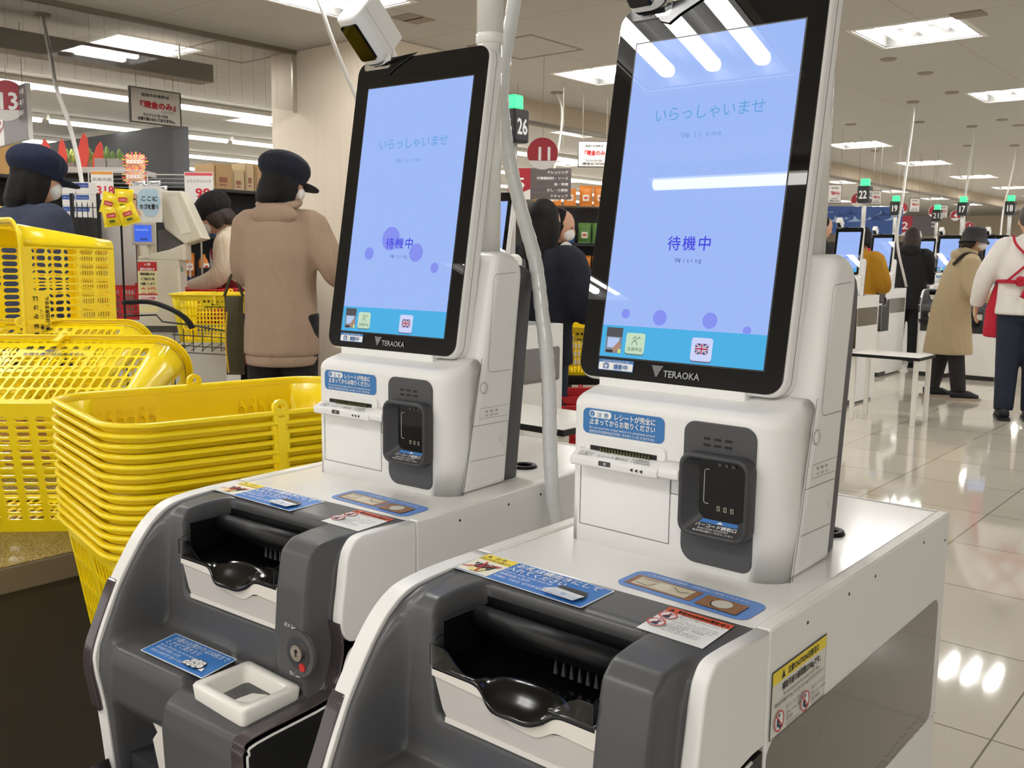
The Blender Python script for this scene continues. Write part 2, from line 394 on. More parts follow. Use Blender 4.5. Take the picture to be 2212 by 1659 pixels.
def sh(y, z): return ((-y-z)/sqrt(2), (-y+z)/sqrt(2))
def yz(s, h): return (-(s+h)/sqrt(2), (h-s)/sqrt(2))
def profile(pts, k=5):
    q = [sh(*p) for p in pts]; out = []
    for i in range(len(q)):                      # round the corners a little
        a = q[max(i-1, 0)]; b = q[i]; c = q[min(i+1, len(q)-1)]
        d1 = math.hypot(b[0]-a[0], b[1]-a[1]); d2 = math.hypot(c[0]-b[0], c[1]-b[1])
        if i in (0, len(q)-1) or min(d1, d2) < 1e-6: out.append(b); continue
        r = min(.005, d1*.45, d2*.45); p0 = (b[0]+(a[0]-b[0])*r/d1, b[1]+(a[1]-b[1])*r/d1); p1 = (b[0]+(c[0]-b[0])*r/d2, b[1]+(c[1]-b[1])*r/d2)
        for j in range(k+1):
            t = j/k; out.append(tuple((1-t)**2*p0[m]+2*t*(1-t)*b[m]+t*t*p1[m] for m in (0, 1)))
    def H(s):
        if s <= out[0][0]: return out[0][1]+(out[0][0]-s)*0
        for a, b in zip(out, out[1:]):
            if s <= b[0]: return a[1]+(b[1]-a[1])*(s-a[0])/max(b[0]-a[0], 1e-9)
        return out[-1][1]
    return H
CHEEK = [(-.105, 0), (-.164, -.002), (-.208, -.006), (-.229, -.013), (-.247, -.026), (-.263, -.044), (-.278, -.066), (-.296, -.096), (-.324, -.16), (-.327, -.19), (-.318, -.242), (-.309, -.333), (-.30, -.45)]
CHEEK_R = [(-.105, 0), (-.164, .0), (-.194, -.003), (-.206, -.012), (-.214, -.03), (-.222, -.085), (-.216, -.118), (-.225, -.152), (-.24, -.166), (-.337, -.170), (-.347, -.18), (-.349, -.2), (-.34, -.34), (-.33, -.45)]
HOUSE = [(-.105, 0), (-.20, -.0005), (-.226, -.003), (-.238, -.014), (-.242, -.05), (-.245, -.10), (-.245, -.138), (-.249, -.1485), (-.300, -.152), (-.316, -.16), (-.321, -.178), (-.321, -.212), (-.318, -.235), (-.305, -.45)]
RECESS = [(-.105, 0), (-.158, -.0003), (-.166, -.004), (-.169, -.03), (-.176, -.096), (-.184, -.1025), (-.240, -.1035), (-.2455, -.108), (-.246, -.138), (-.249, -.1485), (-.300, -.152), (-.316, -.16), (-.321, -.178), (-.321, -.212), (-.318, -.235), (-.305, -.45)]
PILLAR = [(-.105, 0), (-.20, .0005), (-.228, -.002), (-.243, -.014), (-.250, -.05), (-.254, -.1), (-.254, -.140), (-.252, -.152), (-.256, -.160), (-.33, -.167), (-.344, -.176), (-.348, -.2), (-.342, -.34), (-.33, -.45)]
BOXP = [(-.105, 0), (-.20, -.0005), (-.226, -.003), (-.238, -.014), (-.242, -.05), (-.245, -.10), (-.245, -.145), (-.248, -.158), (-.256, -.163), (-.328, -.1665), (-.343, -.176), (-.348, -.2), (-.342, -.34), (-.33, -.45)]
BOXR = RECESS[:9]+[(-.248, -.158), (-.256, -.163), (-.328, -.1665), (-.343, -.176), (-.348, -.2), (-.342, -.34), (-.33, -.45)]
VOIDP = HOUSE[:11]
def front_moulding(m_):
    hc, hr, hh, hp, hb = profile(CHEEK), profile(RECESS), profile(HOUSE), profile(PILLAR), profile(BOXP)
    hcr = profile(CHEEK_R); hbr = profile(BOXR)
    nx, ns = 150, 210; xs = [-.0245+.2975*i/nx for i in range(nx+1)]; s0, s1 = sh(-.105, 0)[0], sh(-.30, -.45)[0]
    ss = [s0+(.42-s0)*j/(ns-14) if j <= ns-14 else .42+(s1-.42)*(j-(ns-14))/14 for j in range(ns+1)]
    C = [[f(s) for f in (hc, hr, hh, hp, hb, hbr, hcr)] for s in ss]
    v = []; 
    for j, s in enumerate(ss):
        c, r, h, p, b, br, cr = C[j]
        for x in xs:
            # shift the left wall of the recess outwards towards the bottom of the top curve
            wr = smooth01(x, .0175+.013*smooth01(s, .13, .25), .0315+.008*smooth01(s, .13, .25))*(1-smooth01(x, .200, .2135))
            wb = smooth01(x, .125, .142)
            base = (h*(1-wr)+r*wr)*(1-wb)+(b*(1-wr)+br*wr)*wb
            wp = smooth01(x, .2015, .2165+.02*smooth01(s, .27, .30))
            base = base*(1-wp)+p*wp if s < .2925 else base*(1-wb)+(b if wb > 0 else base)*wb if wb < 1 else b
            wv = smooth01(x, -.014, -.006)*(1-smooth01(x, .112, .124))*smooth01(s, .382, .392)
            base -= .075*wv
            wc = 1-smooth01(x, -.019, .002-.004*smooth01(s, .2, .3))
            base = base*(1-wc)+c*wc
            wq = smooth01(x, .2585, .2665)
            base = base*(1-wq)+cr*wq
            y, z = yz(s, base); v.append((x, y, z))
    f = [(j*(nx+1)+i, j*(nx+1)+i+1, (j+1)*(nx+1)+i+1, (j+1)*(nx+1)+i) for j in range(ns) for i in range(nx)]
    f = [q[::-1] for q in f]
    return v, f

def deck_stickers(t):
    # banknote sticker on the grey deck edge
    d = Decal((-.026, -.161, .0004), (1, -.03, 0), (-.03, 1, 0)); W, H = .162, .0575
    d.rect(0, W, 0, H, WH, .003).rect(.0015, W-.0015, .0015, H-.0015, BLUE, .002).rect(.0025, .0445, .0025, H-.0025, ink(246, 240, 222))
    d.rect(.0025, .0445, H-.019, H-.0025, YEL).poly([(.007, H-.0105), (.0125, H-.0105), (.0098, H-.0048)], INK)
    d.text('注 意', .018, H-.0105, .0062, INK).text('CAUTION/注意/주의', .0035, H-.0178, .005, INK, width=.040)
    d.poly([(.010, .028), (.038, .031), (.034, .014), (.028, .020), (.022, .013), (.014, .018)], ink(40, 36, 36))
    d.poly([(.012, .014), (.034, .016), (.028, .006), (.018, .005)], ink(240, 226, 150)).line([(.012, .012), (.016, .027), (.022, .030), (.028, .028), (.034, .025)], .001, WH)
    d.line([(.006, .011), (.041, .030)], .0022, RED).line([(.020, .033), (.027, .006)], .0022, RED)
    d.text('お札は横向きにして', .050, H-.0155, .0115, WH, width=.102, bold=.0002).text('入れてください', .048, H-.0275, .0115, WH, width=.072, bold=.0002)
    d.text('Insert bills side-wards', .048, H-.0345, .0055, WH, width=.062, slant=.2).text('请横向投入纸币', .050, H-.0425, .006, WH, width=.038).text('지폐는 가로로 넣어주세요', .050, H-.0515, .006, WH, width=.062)
    d.poly([(.118, .030), (.150, .030), (.153, .014), (.118, .016)], ink(44, 40, 40))
    for k in range(4): d.poly([(.108+.003*k, .012-.002*k), (.118, .022-.002*k), (.152, .020-.002*k), (.150, .008-.0018*k), (.112, .010-.002*k)], (WH, ink(206, 214, 226))[k % 2]).line([(.108+.003*k, .012-.002*k), (.150, .008-.0018*k)], .0005, INK)
    d.circ(.134, .011, .003, ink(160, 184, 214)).build('bill_sticker', t)
    # warning sticker
    d = Decal((.196, -.171, .0004), (1, -.035, 0), (-.05, 1, 0)); W, H = .065, .062
    d.rect(0, W, 0, H, INK, .001).rect(.0006, W-.0006, .0006, H-.0006, WH).rect(.0006, W-.0006, H-.0115, H-.0006, ORG)
    d.poly([(.003, H-.0095), (.0095, H-.0095), (.0062, H-.003)], INK).text('警告/WARNING/警告/경고', .012, H-.009, .0062, INK, width=.050, bold=.00015)
    for y in (.037, .016): d.circ(.0095, y+.004, .0085, WH, 24).circ(.0095, y+.003, .0028, ink(38, 48, 92)).rect(.0065, .0125, y-.0015, y+.004, ink(38, 48, 92), .001).circ(.0105, y+.0075, .0016, ink(38, 48, 92)).ring(.0095, y+.004, .0085, .0012, RED).line([(.004, y-.002), (.0155, y+.010)], .0011, RED)
    for k, s in enumerate(('転倒事故を防ぐために上に乗ったり', '揺すったり傾けないようにして', 'ください', 'Do not tip, rock or climb on this', 'machine. The machine can fall', 'over and cause serious injury.', '为防止意外发生，请勿摇晃、', '倾斜或攀爬设备', '사고 방지를 위해 기계를 흔들거나', '기울이거나 올라가지 마십시오')):
        d.text(s, .0205, H-.0165-.0045*k, .0034, INK, width=.0026*len(s) if k in (2, 7) else .042 if k < 6 else .036)
    d.build('warning_sticker', t)
    # faded notice about old notes and coins on the white deck
    LB = ink(104, 146, 214); WOOD = ink(150, 108, 76)
    d = Decal((.119, -.090, .0004), (1, -.055, 0), (.0, 1, 0)); d.poly(rrect(0, .140, 0, .0505, .012), LB)
    d.text('こちらの前の旧紙幣・旧硬貨はご利用できません。', .012, .042, .005, WH, width=.112)
    d.rect(.007, .080, .008, .036, WOOD).rect(.013, .073, .011, .033, ink(214, 204, 180)).circ(.043, .022, .0075, ink(228, 220, 198), 20).line([(.016, .016), (.030, .014), (.034, .024)], .0012, ink(120, 112, 96)).line([(.052, .028), (.062, .020), (.070, .024)], .0012, ink(120, 112, 96)).line([(.018, .029), (.034, .029)], .0012, ink(120, 112, 96))
    d.rect(.086, .128, .006, .033, WOOD).circ(.107, .0195, .0105, ink(70, 54, 40), 24).circ(.1075, .020, .0098, ink(206, 202, 190), 24).build('notice_sticker', t)

def side_sticker(t):
    d = Decal((.2868, -.098, -.099), (0, 1, 0), (0, 0, 1), N=(1, 0, 0)); W, H = .116, .0615   # bottom edge sits on the smoked panel
    d.poly([(0, .0), (W, .0), (W, H), (0, H)], INK).rect(.001, W-.001, .001, H-.001, ink(226, 224, 216)).rect(.001, W-.001, H-.0125, H-.001, YEL)
    d.poly([(.018, H-.0108), (.026, H-.0108), (.022, H-.003)], INK).text('注意/CAUTION/注意/경고', .031, H-.0098, .0072, INK, width=.066, bold=.0002)
    d.text('補助天板の耐荷重は30kgです。', .020, H-.0215, .0075, INK, width=.082, bold=.0002).text('The load capacity of the auxiliary shelf is 30kg.', .022, H-.0275, .0044, INK, width=.078)
    d.text('辅助板的承重能力为30kg / 보조상판 하중은 30kg이므로 유의 말아주십시오', .006, H-.0335, .0042, INK, width=.104)
    for x, q in ((.012, ('座らないでください', 'Do not sit', '请勿坐', '위에 앉지 마십시오')), (.063, ('乗らないでください', 'Do not stand', '请勿踩踏', '위에 올라가지 마십시오'))):
        d.circ(x+.003, .014, .0095, WH, 24).rect(x-.001, x+.004, .009, .016, ink(40, 48, 84), .001).circ(x+.003, .019, .0018, ink(40, 48, 84)).rect(x+.003, x+.007, .007, .010, ink(40, 48, 84)).ring(x+.003, .014, .0095, .0013, RED).line([(x-.004, .021), (x+.010, .007)], .0012, RED)
        for k, s in enumerate(q): d.text(s, x+.0155, .0205-.0055*k, .0044, INK, width=min(.0046*len(s), .031))
    d.build('load_sticker', t)
def coin_sticker(t):
    d = Decal((.0425, -.3125, -.1508), (1, -.002, 0), (-.155, 1, .03)); W, H = .12, .053
    d.rect(0, W, 0, H, WH, .002).rect(.0015, W-.0015, .0015, H-.0015, BLUE, .001)
    d.text('小銭のお預かりは30枚まで', .010, H-.0125, .0105, WH, width=.104).text('とさせて頂きます', .008, H-.023, .0105, WH, width=.066)
    d.text('Up to 30 coins can be accepted', .008, H-.030, .0055, WH, width=.070, slant=.2).text('硬币最多可投入 30 枚', .010, H-.0375, .0058, WH, width=.046).text('동전은 30매까지만 넣을 수 있습니다', .010, H-.0455, .0058, WH, width=.068)
    for k, (x, y) in enumerate(((.080, .020), (.088, .021), (.096, .020), (.076, .012), (.084, .011), (.093, .011), (.100, .013))): d.circ(x, y, .0052, INK, 16).circ(x, y, .0044, WH, 16).text(('1', '5', '10', '50', '100', '500', '5')[k], x, y-.0015, .004, INK, align='c')
    d.poly([(.105, .006), (.1125, .006), (.109, .0135)], WH).build('coin_sticker', t)

def make_machine():
    t = thing('payment_machine', '', 'payment machine')
    # cabinet
    c = MB(); c.add(box(-.03, .277, -.098, .392, -G+.05, -.018), M_WHITE); c.add(box(-.02, .267, -.28, .38, -G, -G+.05), M_GREYD)
    c.add(box(-.03, .277, -.300, -.098, -.44, -.30), M_GREYD); c.add(box(-.024, .2855, -.333, -.098, -G+.05, -.44, .004), M_WHITE); c.build('cabinet', t)
    one(box(-.0255, .2712, -.1045, .394, -.02, .0, .0012), M_DECK, 'deck_plate', t)
    for x0, x1 in ((-.045, -.0262), (.2718, .286)):
        b = MB(); b.add(box(x0, x1, -.1035, .398, -G+.02, .0012, .0018), M_WHITE); b.add(box(x0+.002, x1-.002, -.1, .396, .0008, .0016), M_EDGE); b.build('side_panel', t)
    one(box(-.0262, .2718, .394, .398, -G+.02, .0012), M_WHITE, 'back_panel', t)
    # white front frames that follow the moulding
    L = curve2([(-.1045, .0012)]+[(y-.003, z+.0025) for y, z in CHEEK[1:]], 5); soft(one(prism(L+[(-.298, -G+.03), (-.1045, -G+.03)], 'x', -.0455, -.0245, .0015), M_WHITE, 'front_frame', t, False))
    Rr = [(-.1045, .0012), (-.164, .004), (-.193, .0035), (-.206, -.005), (-.213, -.02), (-.218, -.05), (-.223, -.087), (-.216, -.104), (-.2, -.112), (-.16, -.104), (-.128, -.1), (-.1045, -.1)]
    soft(one(prism(Rr[:1]+curve2(Rr[1:10], 5)+Rr[10:], 'x', .2712, .2862, .003, 3), M_WHITE, 'front_frame', t))
    # smoked panels on the right side
    one(prism(rrect(-.1005, .375, -.256, -.1005, .016), 'x', .2858, .2866), M_SMOKE, 'side_window', t)
    d = Decal((.2867, 0, 0), (0, 1, 0), (0, 0, 1), N=(1, 0, 0))
    sg = random.Random(3)
    for k in range(46):
        y = .10+.006*k; d.line([(y, -.2475+sg.uniform(-.003, .003)), (y+.007, -.2475+sg.uniform(-.003, .004))], .0005, ink(50, 46, 42))
    d.build('scuff_marks', t)
    S = [(-.1075, -.104)]+curve2([(-.128, -.105), (-.16, -.109), (-.2, -.117), (-.214, -.125), (-.227, -.158), (-.24, -.170), (-.336, -.174), (-.3455, -.183), (-.3475, -.2), (-.34, -.34), (-.336, -.438)], 4)+[(-.1075, -.438)]
    one(prism(S, 'x', .2722, .2855), M_GLOSSK, 'side_cover', t)
    tr = MB(); path = [(.2858, y, z) for y, z in S[1:-1]]; tr.add(tube(path, .0014, 6), M_WHITE, True); tr.build('trim_line', t)
    # glossy dark bumpers
    def ribbon(prof, x0, x1, th):
        pr = [V((0, y, z)) for y, z in prof]; out = []
        for i, p in enumerate(pr):
            q = (pr[min(i+1, len(pr)-1)]-pr[max(i-1, 0)]).normalized(); out.append((p.y+q.z*th, p.z-q.y*th))
        return [(y, z) for y, z in prof]+out[::-1], x0, x1
    P, x0, x1 = ribbon(curve2([(-.290, -.090), (-.296, -.097), (-.312, -.133), (-.324, -.16), (-.328, -.18), (-.3265, -.2), (-.319, -.243)], 4), -.0475, -.030, .006)
    soft(one(prism(P, 'x', x0, x1, .0015), M_BUMP, 'bumper', t))
    cr = [(y-.0015, z+.0012) for y, z in CHEEK_R[5:]]
    P, x0, x1 = ribbon(curve2([(-.2225, -.086)]+cr[1:8], 4), .266, .2848, .0022)
    soft(one(prism(P, 'x', x0, x1, .001), M_BUMP, 'bumper', t))
    one(front_moulding(M_GREY), M_GREY, 'front_moulding', t, True)
    # bill unit in the recess
    b = MB(); b.add(box(.033, .2105, -.232, -.172, -.1005, -.066), M_BLACK); b.add(box(.0355, .0362, -.236, -.17, -.1, -.017), M_BLACK); b.add(box(.0355, .2085, -.1765, -.1758, -.1, -.010), M_BLACK); b.build('bill_unit', t)
    one(etube([(.034, -.189, -.0262), (.209, -.189, -.0262)], [(.0125, .0108)]*2, (0, 1, 0), 28), M_BLACK, 'hood', t, True)
    def tray():
        v = []; nx, ny = 60, 22
        for j in range(ny+1):
            for i in range(nx+1):
                x = .035+.177*i/nx; e = math.exp(-((x-.131)/.033)**4); u = j/ny
                y0 = -.2475-.008*e; y = -.186+(y0+.186)*u
                z = -.0475-.006*u-.0035*math.sin(pi*u)
                z -= .0175*e*smooth01(u, .62, 1)
                q = ((x-.133)/.044)**2+((u-.74)/.34)**2
                z += .008*max(0, 1-q)**.8
                v.append((x, y, z))
        o = len(v)
        f = [(j*(nx+1)+i, j*(nx+1)+i+1, (j+1)*(nx+1)+i+1, (j+1)*(nx+1)+i) for j in range(ny) for i in range(nx)]
        for i in range(nx+1):                                   # rolled front lip
            x, y, z = v[ny*(nx+1)+i]; v += [(x, y-.0022, z-.001), (x, y-.0022, z-.004), (x, y, z-.0055)]
        for i in range(nx):
            a = ny*(nx+1)+i; q = o+3*i
            f += [(a, a+1, q+3, q), (q, q+3, q+4, q+1), (q+1, q+4, q+5, q+2)]
        return v, f
    one(tray(), M_GLOSSK, 'bill_tray', t, True)
    b = MB()
    for k in range(9): b.add(prism([(.137+.0085*k, -.046), (.139+.0085*k, -.0335), (.141+.0085*k, -.046)], 'y', -.2055, -.2035), M_GREYD)
    b.build('comb_teeth', t)
    for k, (x0, x1) in enumerate(((.0345, .078), (.168, .2115))):
        q = []
        for i in range(9):
            x = x0+(x1-x0)*i/8; u = (x-x0)/(x1-x0); u = u if k == 0 else 1-u; q.append((x, -.0335-.017*smooth01(u, .3, 1)))
        e = MB(); e.add(prism(q+[(x1, -.0525), (x0, -.0525)], 'y', -.2522, -.2508), M_CLEAR)
        xs = x0 if k == 0 else x1-.0012
        e.add(prism([(-.2515, -.0335), (-.215, -.0235), (-.215, -.05), (-.2515, -.052)], 'x', xs, xs+.0012), M_CLEAR); e.build('clear_guard', t)
    top = [(.034+.179*i/40, -.0548-.0185*math.exp(-((.034+.179*i/40-.131)/.0345)**4)) for i in range(41)]
    lo = [(.034+.179*i/40, -.0640-.0085*i/40-.0125*math.exp(-((.034+.179*i/40-.140)/.026)**4)) for i in range(41)]
    one(prism(top+lo[::-1], 'y', -.2495, -.2465, .0005), mat('drawer_white', (232, 226, 218), .4), 'drawer_front', t)
    b = MB(); b.add(prism([(.036, -.0650), (.100, -.0685), (.112, -.0735), (.122, -.0790), (.158, -.0790), (.168, -.0745), (.178, -.0722), (.2125, -.0722), (.2125, -.1), (.052, -.1), (.046, -.092)], 'y', -.2475, -.2462), mat('drawer_grey', (200, 195, 190), .42))
    b.add(prism([(.05, -.0985), (.2125, -.0985), (.2125, -.1035), (.05, -.1035)], 'y', -.2485, -.24), mat('drawer_white', (232, 226, 218))); b.build('drawer_base', t)
    deck_stickers(t); side_sticker(t); coin_sticker(t)
    # coin cup
    def ring(z, x0, x1, y0, y1, r, sk=-.07):
        return [(x, y+sk*(x-.2115), z+.0) for x, y in rrect(x0, x1, y0, y1, r, 5)]
    M_CUP = mat('milky_white_plastic', (238, 236, 228), .3, coat=.2)
    rg = [ring(-.168, .164, .260, -.329, -.255, .007), ring(-.1525, .1625, .2615, -.3305, -.2535, .007), ring(-.150, .1645, .2595, -.3285, -.2555, .006), ring(-.150, .1725, .2515, -.3205, -.2635, .008), ring(-.1525, .174, .250, -.319, -.265, .008), ring(-.172, .190, .238, -.308, -.276, .006)]
    one(loft(rg, False, False), M_CUP, 'coin_cup', t, True)
    one(loft([ring(-.1705, .18, .246, -.314, -.27, .004), ring(-.1715, .182, .244, -.312, -.272, .004)]), M_BLACK, 'coin_opening', t)
    b = MB(); b.add(prism([(.207, -.165), (.236, -.158), (.236, -.1705), (.207, -.1705)], 'y', -.305, -.283), M_CUP); b.build('coin_flap', t)
    # key lock on the pillar
    k = MB()
    def disc(x, z, y, r, m, dep=.002, n=24): k.add(prism(circ(x, z, r, n), 'y', y-dep, y+.004), m)
    disc(.252, -.117, -.2545, .026, M_GREY, .0006, 36); disc(.2535, -.1165, -.2552, .018, M_GREYD, .0005, 30)
    k.build('lock_plate', t)
    k = MB(); disc(.2555, -.1145, -.256, .0088, M_STEEL, .004); k.add(box(.2546, .2562, -.2604, -.2598, -.1185, -.1105), INK); k.add(prism(circ(.2555, -.1125, .0022, 10), 'y', -.2604, -.2598), INK); k.build('key_lock', t)
    k = MB(); k.add(prism(circ(.2605, -.1305, .0048, 18), 'y', -.2565, -.254), RED); k.build('red_dot', t)
    d = Decal((0, -.2556, 0), (1, 0, 0), (0, 0, 1), N=(0, -1, 0))
    d.text('閉まる', .2315, -.0905, .0052, ink(210, 210, 206), slant=.3).line([(.2445, -.0905), (.2505, -.0885)], .0008, WH).text('開く', .2405, -.1435, .0052, ink(210, 210, 206), slant=-.3).line([(.2505, -.1425), (.2565, -.1425)], .0008, WH).build('lock_lettering', t)
    # coin return on the lower left
    one(lathe([(.001, -.05), (.05, -.045), (.068, -.02), (.074, .012), (.071, .014), (.062, -.015), (.04, -.035), (.001, -.038)], (.035, -.318, -.325)), M_BLACK, 'return_bowl', t, True)
    one(prism([(.038, -.228), (.12, -.235), (.12, -.30), (.06, -.30), (.048, -.262), (.058, -.250)], 'y', -.305, -.275, .002), mat('drawer_white', (232, 226, 218)), 'return_chute', t)
    # screws and cable grommet
    b = MB()
    for y, z in ((-.027, -.0140), (.071, -.0140), (.143, -.0145), (.30, -.0145), (.385, -.031)): b.add(prism(circ(y, z, .0017, 12), 'x', .2855, .2864), INK)
    b.build('screw_hole', t)
    b = MB(); b.add(lathe([(.012, .0), (.012, .004), (.0175, .004), (.019, .0)], (.2065, .213, 0), 28), M_BLACK, True); b.add(lathe([(.001, .002), (.0125, .002)], (.2065, .213, 0), 28), M_GREYD); b.build('cable_grommet', t)
    for ch in t.children: ch.location.z = G
    return t
# ------------------------------------------------------------------ self-checkout terminal (stands on the deck, local z = 0)
M_BZ = mat('display_black_glass', (9, 9, 10), .012, spec=.6)
M_SCG = mat('scanner_glass', (6, 6, 7), .03, spec=.35)
M_PGREY = mat('panel_grey', (78, 78, 80), .42, bump=.03, bscale=1200)
TLT = V((0, .1706, 1)).normalized(); TN = V((1, 0, 0)).cross(TLT)       # display: up along TLT, towards the customer along TN
D0 = V((0, .040, .2))
DM = Matrix(((1, 0, 0, 0), (0, TLT.y, -TN.y, D0.y), (0, TLT.z, -TN.z, D0.z), (0, 0, 0, 1)))  # local x, v, depth(back)
def dprism(poly, a, b, r=0, seg=2):
    vs, fs = prism(poly, 'z', a, b, r, seg); return [tuple(DM @ V(p)) for p in vs], fs
def screen_content(t, scr, bubbles):
    BGC = lit(152, 180, 240)
    d = Decal(D0, (1, 0, 0), TLT, N=TN); d.O = D0+TN*.0012; d.eps = .00006
    d.rect(.007, .201, 0, .345, BGC).rect(.007, .201, 0, .0345, lit(66, 170, 222))
    d.build('screen_image', scr)
    for x, y, r in bubbles:
        d = Decal(D0+TN*.00145, (1, 0, 0), TLT, N=TN); d.poly([(u, max(v, .0347)) for u, v in circ(x, y, r, 28)], lit(128, 140, 234)).build('bubble', scr)
    d = Decal(D0+TN*.0018, (1, 0, 0), TLT, N=TN)
    d = Decal(D0+TN*.0018, (1, 0, 0), TLT, N=TN); d.eps = .00003
    for i, ch in enumerate('いらっしゃいませ'): d.text(ch, .0405+.0162*i, .2567, .0168, lit(92, 158, 216))
    for i, ch in enumerate('Welcome'): d.text(ch, .0768+.0073*i+(.0015 if ch == 'l' else 0), .2362, .0085, lit(112, 150, 206))
    d.build('welcome_lettering', scr); d = Decal(D0+TN*.0018, (1, 0, 0), TLT, N=TN); d.eps = .00003
    for i, ch in enumerate('待機中'): d.text(ch, .0765+.0180*i, .1185, .0162, lit(66, 66, 216), bold=.0002)
    for i, ch in enumerate('Waiting'): d.text(ch, .0875+.0046*i+(.0012 if i > 1 else 0), .1045, .0068, lit(74, 82, 160))
    d.build('waiting_lettering', scr); d = Decal(D0+TN*.0018, (1, 0, 0), TLT, N=TN); d.eps = .00003
    d.rect(.0135, .0345, .004, .032, lit(120, 128, 140)).rect(.0135, .0345, .022, .032, lit(74, 74, 80)).rect(.016, .031, .010, .021, lit(176, 196, 232)).poly([(.022, .008), (.031, .018), (.034, .012), (.027, .005)], lit(168, 130, 112)).rect(.015, .024, .0045, .0075, lit(40, 40, 44)).rect(.0305, .0342, .0045, .009, lit(196, 214, 120))
    d.build('photo_thumbnail', scr); d = Decal(D0+TN*.0018, (1, 0, 0), TLT, N=TN); d.eps = .00003
    d.rect(.0395, .0635, .0036, .0266, lit(90, 118, 112), .003).rect(.0395, .0635, .005, .0275, lit(190, 216, 188), .003)
    K = lit(44, 60, 60)
    d.ring(.0508, .0215, .0022, .0006, K, 16).line([(.0475, .0145), (.048, .0175), (.0508, .0188), (.0536, .0175), (.054, .0145)], .0006, K).line([(.0545, .021), (.056, .0235), (.0575, .0215)], .0006, K).text('店員呼出', .0422, .0082, .0048, K, width=.0186)
    d.build('call_button', scr); d = Decal(D0+TN*.0018, (1, 0, 0), TLT, N=TN); d.eps = .00003
    d.rect(.1195, .1438, .002, .026, lit(92, 104, 140), .003).rect(.1195, .1438, .0035, .0275, lit(198, 206, 244), .003)
    x0, x1, y0, y1 = .1242, .1392, .0105, .0215; cx, cy = (x0+x1)/2, (y0+y1)/2
    d.rect(x0, x1, y0, y1, lit(48, 58, 110))
    for sgn in (1, -1): d.line([(x0+.0005, cy-sgn*.005), (x1-.0005, cy+sgn*.005)], .0018, lit(214, 214, 236))
    for sgn in (1, -1): d.line([(x0+.0005, cy-sgn*.005), (x1-.0005, cy+sgn*.005)], .0006, lit(176, 66, 86))
    d.rect(cx-.0016, cx+.0016, y0, y1, lit(214, 214, 236)).rect(x0, x1, cy-.0016, cy+.0016, lit(214, 214, 236)).rect(cx-.0009, cx+.0009, y0, y1, lit(170, 60, 84)).rect(x0, x1, cy-.0009, cy+.0009, lit(170, 60, 84))
    d.build('language_button', scr)
BUB_A = [(.035, .0478, .0052), (.078, .0455, .0084), (.137, .0455, .0084), (.179, .0375, .0045)]
BUB_B = [(.085, .131, .0165), (.046, .110, .0088), (.135, .112, .0125), (.171, .092, .0070)]
